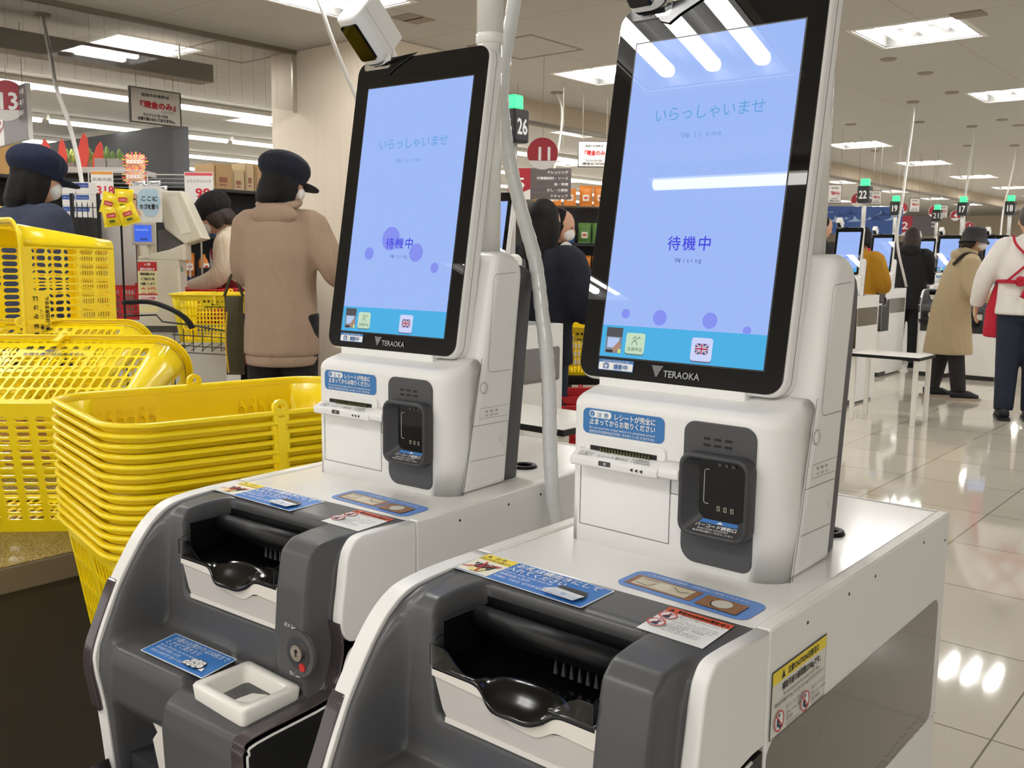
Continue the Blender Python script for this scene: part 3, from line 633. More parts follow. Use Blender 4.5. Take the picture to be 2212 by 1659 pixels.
def make_terminal(bubbles):
    t = thing('self_checkout_terminal', '', 'checkout terminal')
    SEAM = lambda z: .0235+.2137*z
    # front housing: plan outline lofted up, rear edge following the slanted seam
    def plan(ins, z):
        P = []; ysm = SEAM(min(z, .1754))
        for x, y in rrect(ins, .2462-ins, ins, .20, .01, 6, (0, 0, .0105, .034)): P.append((x, min(y, ysm) if y > .15 else min(y, ysm)))
        return [(x, y, z if z < .15 else z) for x, y in P]
    rings = [plan(0, z) for z in (0, .05, .1, .149)]
    TOP = lambda y: .160+.235*max(0, y)
    def cap(ins, dz):
        return [(x, y, min(TOP(y), .178)-dz) for x, y, z in plan(ins, .1754)]
    r = .011
    rings.append([(x, y, TOP(y)-r) for x, y, z in plan(0, .1754)])
    for k in range(1, 6):
        a = k/5*pi/2; rings.append(cap(r*(1-cos(a)), r*(1-sin(a))))
    rings.append(cap(.03, 0)); rings.append(cap(.06, 0))
    fr = MB(); fr.add(loft(rings), M_WHITE, True); soft(fr.build('front_housing', t))
    # column behind, grey back, dark seam between
    def colpoly(y0, y1, e=0):
        return [(y0, .0), (y0+.0375, .1755), (.0905, .3)]
    YB = lambda z: .1180+.112*z
    col = [(.0248, 0), (.0622, .175), (.0885, .297), (.0935, .307), (.101, .3125), (.117, .3135), (.131, .310), (.142, .303), (.149, .292), (.1505, .28), (YB(.2), .2), (YB(0), 0)]
    soft(one(prism(col, 'x', .0035, .2476, .012, 4), M_WHITE, 'column', t))
    bk = [(.1165, 0), (.149, .285), (.150, .2925), (.156, .296), (.170, .294), (.179, .287), (.184, .275), (.1845, .26), (.1555, 0)]
    soft(one(prism(bk, 'x', .0150, .2362, .004, 3), M_PGREY, 'back_cover', t))
    d = Decal((.2477, 0, 0), (0, 1, 0), (0, 0, 1), N=(1, 0, 0)); LN = .0005
    d.line([(.0232+.0012, .0012), (.0606, .1752)], .0011, INK)
    d.line([(.1305, .286), (.0895, .2838), (.0855, .2815), (.0838, .276), (.0738, .163), (.0750, .1585), (.080, .1562), (.1235, .1560)], LN, M_SEAM)
    d.line([(.0595, .1100), (.1180, .1093)], .0003, M_SEAM).line([(.0565, .0964), (.1160, .0950)], .0003, M_SEAM).line([(.0575, .1100), (.0560, .0965)], .0003, M_SEAM)
    d.line([(.0400, .0888), (.0480, .0883), (.1150, .0872), (.1172, .0855), (.1158, .0430), (.1140, .0408), (.0385, .0432)], LN, M_SEAM)
    for k, (s, w) in enumerate((('ON', .0055), ('DISK', .0075), ('LAN', .0065))):
        y = .0680+.0100*k; d.rect(y+.0005, y+.0045, .1038, .1062, ink(172, 176, 120) if k == 0 else ink(150, 148, 142)).text(s, y-.0008, .0986, .0036, ink(96, 94, 90), width=w)
    d.line([(.1000, .0690), (.0975, .0640), (.1000, .0600)], .0005, M_SEAM).line([(.1040, .0745), (.1040, .0520)], .0003, M_SEAM)
    d.build('side_lettering', t)
    b = MB(); b.add(prism(circ(.0655, .1365, .0068, 22), 'x', .2470, .2486), M_WHITE, True); b.build('round_button', t)
    Decal((.2478, 0, 0), (0, 1, 0), (0, 0, 1), N=(1, 0, 0)).ring(.0655, .1365, .0076, .0006, M_SEAM, 26).build('button_gap', t)
    # display
    dp = thing('display', None, None); dp.parent = t
    dp2 = MB(); dp2.add(dprism(rrect(-.0208, .2245, -.0258, .3866, .0195, 8), .0, .030, .006, 4), M_WHITE, False); soft(dp2.build('display_shell', t))
    bpy.data.objects.remove(dp)
    one(dprism(rrect(-.0183, .2218, -.0232, .3842, .0172, 8), -.0009, .004, .0004, 1), M_BZ, 'display_bezel', t)
    L = MB(); L.add(dprism(rrect(.0055, .2025, -.0015, .3465, .0005, 1), -.00105, -.0006), mat('screen_edge', (34, 34, 37), .3)); scr = L.build('screen', t)
    screen_content(t, scr, bubbles)
    ln = MB(); ln.add(dprism(rrect(-.0211, .2248, -.0261, .3869, .0197, 8), .0138, .0143), M_SEAM); ln.build('shell_seam', t)
    b = MB(); b.add(box(.01, .1850, .035, .07, .160, .1775, .0012), M_WHITE); b.build('hinge_block', t)
    one(box(.035, .205, .074, .10, .178, .285), mat('bracket_grey', (196, 194, 190), .5), 'display_bracket', t)
    d = Decal(D0+TN*.0012, (1, 0, 0), TLT, N=TN)
    d.rect(.0073, .0525, -.0152, -.0030, ink(60, 122, 190), .0012).rect(.0080, .0518, -.0145, -.0064, WH, .0008).text('Security Cameras in Use', .0128, -.0056, .0024, WH, width=.034)
    d.rect(.0140, .0212, -.0134, -.0078, ink(48, 104, 176), .001).rect(.016, .0192, -.0082, -.0070, ink(48, 104, 176)).circ(.0176, -.0106, .0022, WH, 16).ring(.0176, -.0106, .0016, .0005, ink(48, 104, 176)).text('撮影中', .0272, -.0131, .0062, ink(48, 104, 176), width=.0185, bold=.00012).build('camera_notice', t)
    LG = ink(158, 160, 162); d = Decal(D0+TN*.0011, (1, 0, 0), TLT, N=TN)
    for k in range(8):
        y = -.0052-.00150*k; w = .0070*(1-k/8.6); d.poly([(.0822-w, y), (.0822+w, y), (.0822+w*.88, y-.0009), (.0822-w*.88, y-.0009)], LG)
    d.text('TERAOKA', .0908, -.0163, .0098, LG, width=.0425, bold=.00022).build('maker_logo', t)
    # camera with clear plate on the display top
    cm_ = Matrix.Translation((.0155, .0945, .5755)) @ Matrix(((1, 0, 0, 0), (0, -.735, .678, 0), (0, .678, .735, 0), (0, 0, 0, 1)))  # x, along, back
    def cpr(poly, ax, a, b_, r=0, seg=3):
        vs, fs = prism(poly, ax, a, b_, r, seg); return [tuple(cm_ @ V(p)) for p in vs], fs
    hd = MB(); hd.add(cpr(rrect(-.0225, .0225, 0, .058, .014, 6, (.004, .004, .016, .016)), 'y', -.004, .071, .003), M_WHITE, False); soft(hd.build('scan_camera', t))
    one(cpr(rrect(-.0135, .0150, .005, .062, .0035), 'z', -.0022, .004), M_SCG, 'camera_window', t)
    Decal(cm_ @ V((.0226, 0, 0)), (cm_.to_3x3() @ V((0, 1, 0))), (cm_.to_3x3() @ V((0, 0, 1))), N=(1, 0, 0)).line([(-.003, .026), (.070, .026)], .0004, M_SEAM).build('camera_seam', t)
    pt = MB(); pt.add(dprism(rrect(-.004, .047, .371, .392, .005), -.0035, -.0022), M_CLEAR)
    pt.add(dprism(rrect(-.002, .018, .3745, .3900, .004), -.0021, -.0010), mat('plate_white', (222, 220, 214), .4)); pt.build('clear_plate', t)
    one(dprism([(.034, .366), (.046, .362), (.058, .370), (.096, .388), (.060, .386), (.040, .386)], -.0032, -.001, .0008), M_GLOSSK, 'dark_reflection', t)  # dark reflection beside the clear plate, laid on as a gloss-black shape
    one(tube(curve([tuple(cm_ @ V((.018, .008, .03))), (.036, .118, .592), (.043, .118, .578), (.045, .112, .570)], 5), .0028, 8), M_WHITE, 'camera_cable', t, True)
    # receipt unit on the front
    SX = M_SEAM; Y = -.0004
    d = Decal((0, Y, 0), (1, 0, 0), (0, 0, 1), N=(0, -1, 0))
    BL = ink(62, 124, 186)
    d.rect(.0152, .1162, .1208, .1480, BL, .0062)
    d.rect(.0232, .0516, .1385, .1462, WH, .0036).circ(.0272, .1424, .0030, BL).text('!', .0266, .1403, .0046, WH, bold=.0002).text('注 意', .0330, .1398, .0056, BL, width=.0150)
    d.text('レシートが完全に', .0548, .1392, .0072, WH, width=.0508, bold=.00016).text('止まってからお取りください', .0242, .1318, .0072, WH, width=.0815, bold=.00016)
    d.text('Do not touch the receipt before it is completely printed', .0242, .1268, .0034, WH, width=.0815).text('请勿在打印过程中拉扯打印纸 / 영수증은 다 나온 후 받아주세요', .0242, .1225, .0034, WH, width=.0815)
    d.build('receipt_notice', t)
    b = MB(); b.add(prism(rrect(.018, .1200, .100, .1175, .007), 'y', -.0025, .002, .002), M_WHITE); soft(b.build('slot_surround', t))
    b = MB(); b.add(box(.0272, .1095, -.0032, -.0005, .1022, .1088), INK); b.build('receipt_slot', t)
    b = MB()
    for k in range(34): b.add(prism([(.0400+.00185*k, .1030), (.0417+.00185*k, .1030), (.0409+.00185*k, .1085)], 'y', -.0045-.0015*(k % 2), -.003), mat('cutter_brass', (112, 112, 84), .4, metal=.6))
    b.build('paper_cutter', t)
    shp = [(.0005, .1045), (-.006, .1035), (-.0175, .0985), (-.0187, .0962), (-.0187, .0902), (-.0172, .0885), (.0005, .0885)]
    b = MB(); b.add(prism(shp, 'x', .0112, .1200, .0015), M_WHITE); soft(b.build('paper_shelf', t))
    b = MB(); b.add(prism([(.0005, .1055), (-.008, .1050), (-.0175, .101), (-.0192, .0975), (-.0192, .0925), (-.0172, .0902), (.0005, .0905)], 'x', .1208, .1440, .0015), M_WHITE); soft(b.build('release_lever', t))
    d = Decal((0, -.0172, .0990), (1, 0, 0), (0, .917, .399))
    d.text('レシート発行口', .0430, .0030, .0050, INK, width=.038).line([(.0205, .002), (.0330, .002), (.0330, .0085), (.0205, .0085)], .0005, INK, True).text('上面', .0215, .0032, .0045, INK, width=.010).line([(.0365, .002), (.0365, .0085)], .0006, INK)
    for k in range(3): d.line([(.0895, .0028+.0026*k), (.1090-.002*k, .0028+.0026*k)], .0007, INK)
    d.line([(.0870, .002), (.0870, .009)], .0005, INK)
    d.build('shelf_lettering', t)
    d = Decal((0, -.0189, 0), (1, 0, 0), (0, 0, 1), N=(0, -1, 0)); d.rect(.0490, .0640, .0920, .0972, ink(70, 70, 72), .0008).text('押', .0550, .0930, .0036, WH)
    for k in range(3): d.poly([(.0880+.0058*k, .0935), (.0915+.0058*k, .0915), (.0915+.0058*k, .0955)], INK)
    d.build('push_label', t)
    d = Decal((0, Y, 0), (1, 0, 0), (0, 0, 1), N=(0, -1, 0))
    d.line([(.0135, .0895), (.0132, .0198), (.1250, .0190), (.1250, .0905)], .0007, M_SEAM).line([(.1255, .0905), (.1254, .072), (.1440, .072)], .0007, M_SEAM)
    d.build('receipt_door', t)
    # scanner bay
    pan = MB(); pan.add(prism(rrect(.1392, .2168, .0068, .1495, .012, 6, (.013, .012, .017, .010)), 'y', -.0016, .001, .0008), M_PGREY); pan.build('scanner_panel', t)
    d = Decal((0, -.00165, 0), (1, 0, 0), (0, 0, 1), N=(0, -1, 0))
    for r_ in range(2):
        for c_ in range(3): d.rect(.1612+.0116*c_, .1690+.0116*c_, .1325-.0062*r_, .1351-.0062*r_, INK, .0012)
    d.build('speaker_slots', t)
    R = lambda x0, x1, z0, z1, q, y: [(x, y, z) for x, z in rrect(x0, x1, z0, z1, q, 6)]
    rg = [R(.1432, .2182, .0382, .1205, .013, -.0010), R(.1430, .2184, .0380, .1208, .013, -.0150), R(.1445, .2170, .0394, .1194, .012, -.0172), R(.1470, .2145, .0418, .1170, .011, -.0172), R(.1478, .2138, .0426, .1163, .0105, -.0160), R(.1590, .2090, .0545, .1155, .010, -.0026)]
    one(loft(rg, False, False), M_GREYD, 'scanner_hood', t, True)
    one([(*[R(.158, .2098, .0535, .1165, .010, -.0027)],)[0], [tuple(range(28))]], M_SCG, 'scanner_window', t)
    d = Decal((0, -.0028, 0), (1, 0, 0), (0, 0, 1), N=(0, -1, 0)); d.line([(.1695, .1040), (.1660, .1040), (.1645, .1022), (.1645, .0715), (.1660, .0698), (.1695, .0698)], .0006, ink(210, 214, 216))
    for k in range(3): d.rect(.179+.0075*k, .1825+.0075*k, .0640, .0690, ink(150, 150, 130)).rect(.180+.0075*k, .1815+.0075*k, .0650, .0680, INK).rect(.179+.0075*k, .1825+.0075*k, .1085, .1115, ink(90, 90, 84))
    d.build('scanner_marks', t)
    U = V((1, 0, 0)); Wd = V((0, .0134, .0119)).normalized(); d = Decal((0, -.0160, .0426), U, Wd, N=U.cross(Wd)*1.0); 
    if d.N.z < 0: d.N = -d.N
    d.eps = .0002; d.O = V((0, -.0160, .0426))+d.N*.0003
    d.rect(.1610, .2070, .0128, .0172, ink(70, 130, 200)).poly([(.181, .0135), (.188, .0135), (.1845, .0165)], WH)
    d.text('バーコード読取口', .1600, .0078, .0046, WH, width=.0440, bold=.00014).text('BARCODE SCANNER', .1640, .0046, .0026, WH, width=.0330).text('条形码扫描口 / 바코드 스캐너', .1600, .0012, .0027, WH, width=.0430)
    d.build('scanner_lettering', t)
    return t

# ------------------------------------------------------------------ signal pole on the column: pole, number box, green lamp
M_POLE = mat('pole_white', (232, 231, 226), .22, coat=.3)
def make_pole(num):
    t = thing('lane_pole', '', 'lane pole')
    one(tube([(0, 0, 0), (0, 0, .276)], .0165, 24), M_POLE, 'pole', t, True)
    one(lathe([(.0165, 0), (.0186, .002), (.0186, .012), (.0178, .014)], (0, 0, .271), 24), M_POLE, 'collar', t, True)
    one(tube([(0, 0, .280), (0, 0, .50)], .0178, 24), M_POLE, 'upper_pole', t, True)
    bx = one(box(-.050, .050, -.050, .050, .475, .615, .010, 3), mat('number_box_black', (44, 44, 46), .35), 'number_box', t)
    for nm, U, N_ in (('a', (1, 0, 0), (0, -1, 0)), ('b', (0, 1, 0), (1, 0, 0))):
        N_ = V(N_); Decal(N_*.0502+V((0, 0, .482)), U, (0, 0, 1), N=N_, eps=.0004).text(num, 0, .028, .092, WH, width=.066, align='c', bold=.002).build('lane_number', bx)
    one(box(-.032, .032, -.032, .032, .616, .675, .008, 3), mat('green_lamp', (60, 235, 130), .3, em=1.4), 'signal_lamp', t)
    return t
# ------------------------------------------------------------------ the machines
m0 = make_machine(); m0['label'] = 'near white and grey payment machine at the right with the load-limit sticker on its side'; m0.location = (0, 0, 0); m0['group'] = 'payment machines'
TB, LB_ = .0508, V((-.4573, .0164, .0033))
def B(p): return Matrix.Rotation(TB, 4, 'Z') @ V(p)+LB_
m1 = dup(m0, (LB_.x, LB_.y, 0), TB, 'left payment machine of the front pair, with the milky coin cup in view')
tA = make_terminal(BUB_A); tA.location = (0, 0, G); tA['label'] = 'near large checkout terminal at the right with lit welcome screen'
tB = make_terminal(BUB_B); tB.location = (LB_.x, LB_.y, G); tB.rotation_euler = (0, 0, TB); tB['label'] = 'left checkout terminal of the front pair, four floating dots mid-screen'
for q in (tA, tB): q['group'] = 'self-checkout terminals'
pole0 = make_pole('25'); pole0.location = V((.205, .122, G+.312)); tag(pole0, 'white pole rising behind the near right terminal', 'lane pole', 'lane poles')

for ch in list(m1.children):
    if ch.name.startswith('load_sticker'): bpy.data.objects.remove(ch)
# ------------------------------------------------------------------ spiral-wrapped cable hose behind the left pole
def hose():
    pts = [(.215, .185, 1.0), (.218, .185, .8), (.196, .19, .66), (.172, .195, .56), (.173, .198, .49), (.191, .196, .42), (.214, .192, .36), (.240, .186, .30), (.260, .176, .23), (.281, .163, .15), (.294, .152, .05), (.301, .150, -.02), (.306, .152, -.07), (.308, .155, -.30), (.308, .155, -.62)]
    P = curve(pts, 14); mb = MB(); n = 16
    # ribbed skin: radius steps at every turn of the wrap
    R = []; s = 0
    for i, p in enumerate(P):
        if i: s += (P[i]-P[i-1]).length
        R.append(s)
    dense = []; 
    Q = []; k = 0; tot = R[-1]; m = int(tot/.0025)
    for j in range(m+1):
        t = tot*j/m
        while k < len(R)-2 and R[k+1] < t: k += 1
        u = (t-R[k])/max(R[k+1]-R[k], 1e-9); Q.append(P[k].lerp(P[k+1], u)); dense.append(.0094+.0009*((t/.0245) % 1))
    mb.add(tube(Q, dense, n), mat('hose_grey_white', (214, 216, 214), .3, coat=.3), True)
    return mb.build('cable_hose', loc=(LB_.x, LB_.y, G), rot=(0, 0, TB))
tag(hose(), 'grey-white spiral-wrapped cable hose hanging down behind the left terminal', 'cable hose')
pole1 = dup(pole0, tuple(B((.205, .125, .309))[:2])+(G+.312,), TB, 'white pole rising behind the left terminal, beside the cable hose')

# ------------------------------------------------------------------ yellow baskets
M_YEL = mat('basket_yellow', (255, 226, 20), .3, coat=.15, var=.03, vscale=6)
M_YELR = mat('basket_red', (206, 34, 40), .35)
BL_, BW_, BH_ = .52, .385, .26                      # rim length and width, height
def bring(z, ins=0, n=7):
    """outline of the basket at height z (0 bottom .. BH rim)"""
    u = z/BH_; l = .42+(BL_-.02-.42)*u; w_ = .275+(BW_-.02-.275)*u; r = .026+.034*u
    return [(x, y, z) for x, y in rrect(-l/2+ins, l/2-ins, -w_/2+ins, w_/2-ins, r-ins*.5, n)]
def wall_pt(side, u, z):
    """point on a straight part of a wall; side x+ x- y+ y-, u -1..1 across"""
    k = z/BH_; l = (.42+(BL_-.02-.42)*k)/2; w_ = (.275+(BW_-.02-.275)*k)/2; r = .026+.034*k
    if side == 'y-': return (u*(l-r), -w_, z)
    if side == 'y+': return (-u*(l-r), w_, z)
    if side == 'x+': return (l, u*(w_-r), z)
    return (-l, -u*(w_-r), z)
def holed_wall(side, cols_, rows_, rise, text=False, th=.0024):
    """wall panel with rounded slots; rows of tall slots"""
    vs, fs = [], []
    def add(p): vs.append(p); return len(vs)-1
    z0, z1 = .0, BH_-.012
    nr = len(rows_); 
    zs = [z0]+[b for a, b in rows_][:-1]+[z1] if False else None
    bounds = [z0]
    for (a, b), (c, d) in zip(rows_, rows_[1:]): bounds.append((b+c)/2)
    bounds.append(z1)
    us = [-1+2*i/cols_ for i in range(cols_+1)]
    for r_, (a, b) in enumerate(rows_):
        for c in range(cols_):
            u0, u1 = us[c], us[c+1]; zb, zt = bounds[r_], bounds[r_+1]
            solid = text and r_ >= nr-1 and -.42 < (u0+u1)/2 < .42
            solid = solid or abs((u0+u1)/2) < .02 and r_ < nr and not text
            O = [add(wall_pt(side, u, z)) for u, z in ((u0, zb), (u1, zb), (u1, zt), (u0, zt))]
            if solid: fs.append(O); continue
            m_ = (u0+u1)/2; hw = (u1-u0)*.37; q = min(.008, (b-a)*.4); uq = hw*.9; H = []
            for cx, cz, a0 in ((m_-hw+uq, a+q, 180), (m_+hw-uq, a+q, 270), (m_+hw-uq, b-q, 0), (m_-hw+uq, b-q, 90)):
                for k in range(4): t = radians(a0+30*k); H.append(add(wall_pt(side, cx+uq*cos(t), cz+q*sin(t))))
            for k in range(4):                      # each corner fans to its outer corner
                h = H[4*k:4*k+4]
                for i in range(3): fs.append([O[k], h[i+1], h[i]])
                fs.append([O[k], O[(k+1) % 4], H[(4*k+4) % 16], h[3]])
    return vs, fs
ROWS_L = [(.014, .053), (.058, .097), (.102, .141), (.146, .185), (.190, .226)]
def make_basket(handle=True, m=None, simple=False):
    m = m or M_YEL; t = thing('shopping_basket', '', 'basket')
    w_ = MB()
    w_.add(holed_wall('y-', 20, ROWS_L, 0, True), m); w_.add(holed_wall('y+', 20, ROWS_L, 0, True), m)
    w_.add(holed_wall('x+', 11, ROWS_L, 0), m); w_.add(holed_wall('x-', 11, ROWS_L, 0), m)
    zz = [0, .06, .12, .18, BH_-.012]; n = 7
    for c in range(4):                              # rounded corners, closed
        rg = [bring(z) for z in zz]; v = []; f = []
        for R_ in rg: v += R_[c*(n+1):(c+1)*(n+1)]
        for i in range(len(rg)-1):
            for j in range(n): f.append((i*(n+1)+j, i*(n+1)+j+1, (i+1)*(n+1)+j+1, (i+1)*(n+1)+j))
        w_.add((v, f), m, True)
    body = w_.build('basket_wall', t); md = body.modifiers.new('thickness', 'SOLIDIFY'); md.thickness = .0024; md.offset = -1
    # bottom: slotted grid
    b = MB(); bx, by = 9, 14; L_, W_ = .37, .225
    for i in range(bx):
        for j in range(by):
            x0, x1, y0, y1 = -L_/2+L_*i/bx, -L_/2+L_*(i+1)/bx, -W_/2+W_*j/by, -W_/2+W_*(j+1)/by
            O = [(x0, y0), (x1, y0), (x1, y1), (x0, y1)]; dx, dy = (x1-x0)*.13, (y1-y0)*.15; H = rrect(x0+dx, x1-dx, y0+dy, y1-dy, (y1-y0)*.33, 3)
            H = H[8:12]+H[12:16]+H[0:4]+H[4:8]
            vs = [(x, y, 0) for x, y in O+H]; fs = []
            for k in range(4):
                h = [4+4*k+i_ for i_ in range(4)]
                for i_ in range(3): fs.append((k, h[i_+1], h[i_]))
                fs.append((k, (k+1) % 4, 4+(4*k+4) % 16, h[3]))
            b.add((vs, fs), m)
    out = bring(0); inn = [(max(-L_/2, min(L_/2, x*1.0)), max(-W_/2, min(W_/2, y)), 0) for x, y, z in out]
    b.add(loft([out, inn], False, False), m)
    bo = b.build('basket_bottom', t); md = bo.modifiers.new('thickness', 'SOLIDIFY'); md.thickness = .003; md.offset = 0
    # ribs on the bottom and on the walls
    r_ = MB(); 
    for x in (-.074, .074): r_.add(box(x-.003, x+.003, -.115, .115, -.005, .001), m)
    for k, R_ in enumerate((.04, )): pass
    # rim: rolled lip swept round the outline
    prof = [(0, -.014), (.0, -.004), (.003, .001), (.010, .0013), (.0130, -.001), (.0130, -.0045), (.0112, -.006), (.0095, -.0042)]
    def off(d, z): 
        l, w2, r = BL_-.02+2*d, BW_-.02+2*d, .062+d
        return [(x, y, z) for x, y in rrect(-l/2, l/2, -w2/2, w2/2, r, 9)]
    r_.add(loft([off(d, BH_+z) for d, z in prof], False, False), m, True)
    r_.build('rim', t)
    for s in (-1, 1):                               # hinge lugs at the middle of the long sides
        lg = MB(); c = circ(0, BH_+.006, .0135, 16); c = [(x, max(z, BH_-.008)) for x, z in c]; h = circ(0, BH_+.007, .0055, 16)
        v = [(x, s*(BW_/2-.006), z) for x, z in c]+[(x, s*(BW_/2-.006), z) for x, z in h]+[(x, s*(BW_/2+.002), z) for x, z in c]+[(x, s*(BW_/2+.002), z) for x, z in h]
        f = []
        for i in range(16):
            k = (i+1) % 16; f += [(i, k, 16+k, 16+i), (32+i, 48+i, 48+k, 32+k), (i, 32+i, 32+k, k), (16+i, 16+k, 48+k, 48+i)]
        lg.add((v, f), m); lg.add(box(-.0065, .0065, s*(BW_/2+.001)-.003, s*(BW_/2+.001)+.003, BH_-.05, BH_-.008), m); lg.build('hinge_lug', t)
    for s in (-1, 1):                               # print on both long walls
        a, b_ = V(wall_pt('y-' if s < 0 else 'y+', 0, .186)), V(wall_pt('y-' if s < 0 else 'y+', 0, .236)); Wv = (b_-a).normalized(); U = V((1, 0, 0)) if s < 0 else V((-1, 0, 0)); N_ = U.cross(Wv)
        d = Decal(a+N_*.0006, U, Wv, N=N_); K = ink(40, 34, 14)
        for i, ch in enumerate('精算済みカゴ'): d.text(ch, -.066+.0232*i, .032, .0150, K, bold=.0004)
        d.text('ロピア', -.002, .0195, .0095, K, width=.032).poly([(-.024, .020), (-.018, .029), (-.012, .024), (-.006, .028), (-.004, .020), (-.014, .0185)], K)
        d.text('お持ち帰りは出来ません', -.062, .003, .0125, K, width=.124, bold=.0004); d.build('basket_print', t)
    return t
bk0 = make_basket()
# stack of nested baskets beside the left machine
SX_, SY_, SRZ = -.815, .115, radians(90-11.5)
NST = 14; PITCH_ = .0153; TOPZ = G+.06
for k in range(NST):
    o = bk0 if k == 0 else dup(bk0)
    o.location = (SX_+random.uniform(-.002, .002), SY_+random.uniform(-.002, .002), TOPZ-BH_-PITCH_*(NST-1-k)); o.rotation_euler = (0, 0, SRZ+random.uniform(-.008, .008))
    if k == NST-1: o['label'] = 'topmost yellow basket of the tall nested stack beside the left machine'
    elif k == 0: o['label'] = 'lowest yellow basket of the nested stack, its slotted wall showing below the rims'
    else: o['label'] = 'yellow basket inside the tall nested stack, only its rim band showing'
    o['group'] = 'nested basket stack'
zb = TOPZ-BH_-PITCH_*(NST-1)
st = thing('basket_stand', 'low dark stand under the nested stack of yellow baskets', 'basket stand', (SX_, SY_, 0), SRZ)
b = MB(); b.add(box(-.19, .19, -.12, .12, zb-.03, zb-.0052), M_BLACK); b.build('platform', st)
for x in (-.16, .16):
    for y in (-.09, .09): one(box(x-.014, x+.014, y-.014, y+.014, 0, zb-.03), M_BLACK, 'leg', st)
# packing counter with speckled top
CT = G-.25
def speck():
    m = mat('counter_speckle', (122, 108, 74), .22); nt = m.node_tree; b_ = nt.nodes['Principled BSDF']; tc = nt.nodes.new('ShaderNodeTexCoord')
    n = nt.nodes.new('ShaderNodeTexNoise'); n.inputs['Scale'].default_value = 420; n.inputs['Detail'].default_value = 2
    cr = nt.nodes.new('ShaderNodeValToRGB'); cr.color_ramp.elements[0].position = .38; cr.color_ramp.elements[0].color = (*lin((70, 60, 38)), 1); cr.color_ramp.elements[1].position = .66; cr.color_ramp.elements[1].color = (*lin((170, 154, 112)), 1)
    L = nt.links.new; L(tc.outputs['Object'], n.inputs['Vector']); L(n.outputs['Fac'], cr.inputs[0]); L(cr.outputs[0], b_.inputs['Base Color']); return m
ct = thing('packing_counter', 'dark brown packing counter with a speckled top carrying the yellow baskets', 'counter', (-1.13, 0, 0))
one(box(-1.35, 0, -1.4, .95, CT-.002, CT), speck(), 'counter_top', ct)
one(box(-1.35, .002, -1.4, .95, CT-.05, CT-.002, .003), mat('counter_edge', (116, 106, 94), .35), 'edge_band', ct)
one(box(-1.32, -.02, -1.37, .92, 0, CT-.05), mat('counter_brown', (66, 58, 46), .5, var=.05), 'counter_body', ct)
# baskets lying on their side, bottoms towards the aisle
def lay(o, p, az, tilt, label):
    """long wall down: local +z (mouth) points along azimuth az, local y up"""
    zx = V((cos(az), sin(az), 0)); zv = zx*cos(tilt)+V((0, 0, 1))*sin(tilt); xv = V((sin(az), -cos(az), 0)); yv = zv.cross(xv)
    o.matrix_world = Matrix(((xv.x, yv.x, zv.x, p[0]), (xv.y, yv.y, zv.y, p[1]), (xv.z, yv.z, zv.z, p[2]), (0, 0, 0, 1))); o['label'] = label
def lay_at(px, d, z, az, tilt, label):
    p = at(px, 1000, d); o = dup(bk0); lay(o, (p.x, p.y, z), az, tilt, label); o['group'] = 'baskets lying on the counter'; return o
AZ = radians(135)
k1 = lay_at(62, 1.86, CT+.134, AZ, radians(12.2), 'yellow basket lying on the counter with print on its upper wall, bottom towards the aisle')
# ------------------------------------------------------------------ people
SKIN = mat('skin', (206, 160, 132), .55); HAIRK = mat('hair_black', (16, 14, 14), .7, bump=.6, bscale=160, spec=.3); HAIRB = mat('hair_brown', (46, 32, 26), .65, bump=.5, bscale=160)
MASK = mat('mask_white', (228, 226, 222), .8, bump=.2, bscale=60)
def cloth(n, rgb, bump=.5, sc=9, rough=.9): 
    m = mat(n, rgb, rough, var=.06, vscale=14); nt = m.node_tree
    if 'fold' in nt.nodes: return m
    tc = nt.nodes.new('ShaderNodeTexCoord'); mp = nt.nodes.new('ShaderNodeMapping'); mp.inputs['Scale'].default_value = (1.3, 1.3, .55)
    nz = nt.nodes.new('ShaderNodeTexNoise'); nz.name = 'fold'; nz.inputs['Scale'].default_value = sc; nz.inputs['Detail'].default_value = 3; nz.inputs['Distortion'].default_value = 1.2
    bp = nt.nodes.new('ShaderNodeBump'); bp.inputs['Strength'].default_value = bump; bp.inputs['Distance'].default_value = .03
    L = nt.links.new; L(tc.outputs['Object'], mp.inputs[0]); L(mp.outputs[0], nz.inputs['Vector']); L(nz.outputs['Fac'], bp.inputs['Height']); L(bp.outputs['Normal'], nt.nodes['Principled BSDF'].inputs['Normal']); return m
def blob(name, parent, parts, m, vox=.014, it=3):
    mb = MB()
    for p in parts: mb.add(p, m, True)
    o = mb.build(name, parent)
    r = o.modifiers.new('one surface', 'REMESH'); r.mode = 'VOXEL'; r.voxel_size = vox; r.use_smooth_shade = True
    s = o.modifiers.new('soften', 'SMOOTH'); s.factor = .5; s.iterations = it
    return o
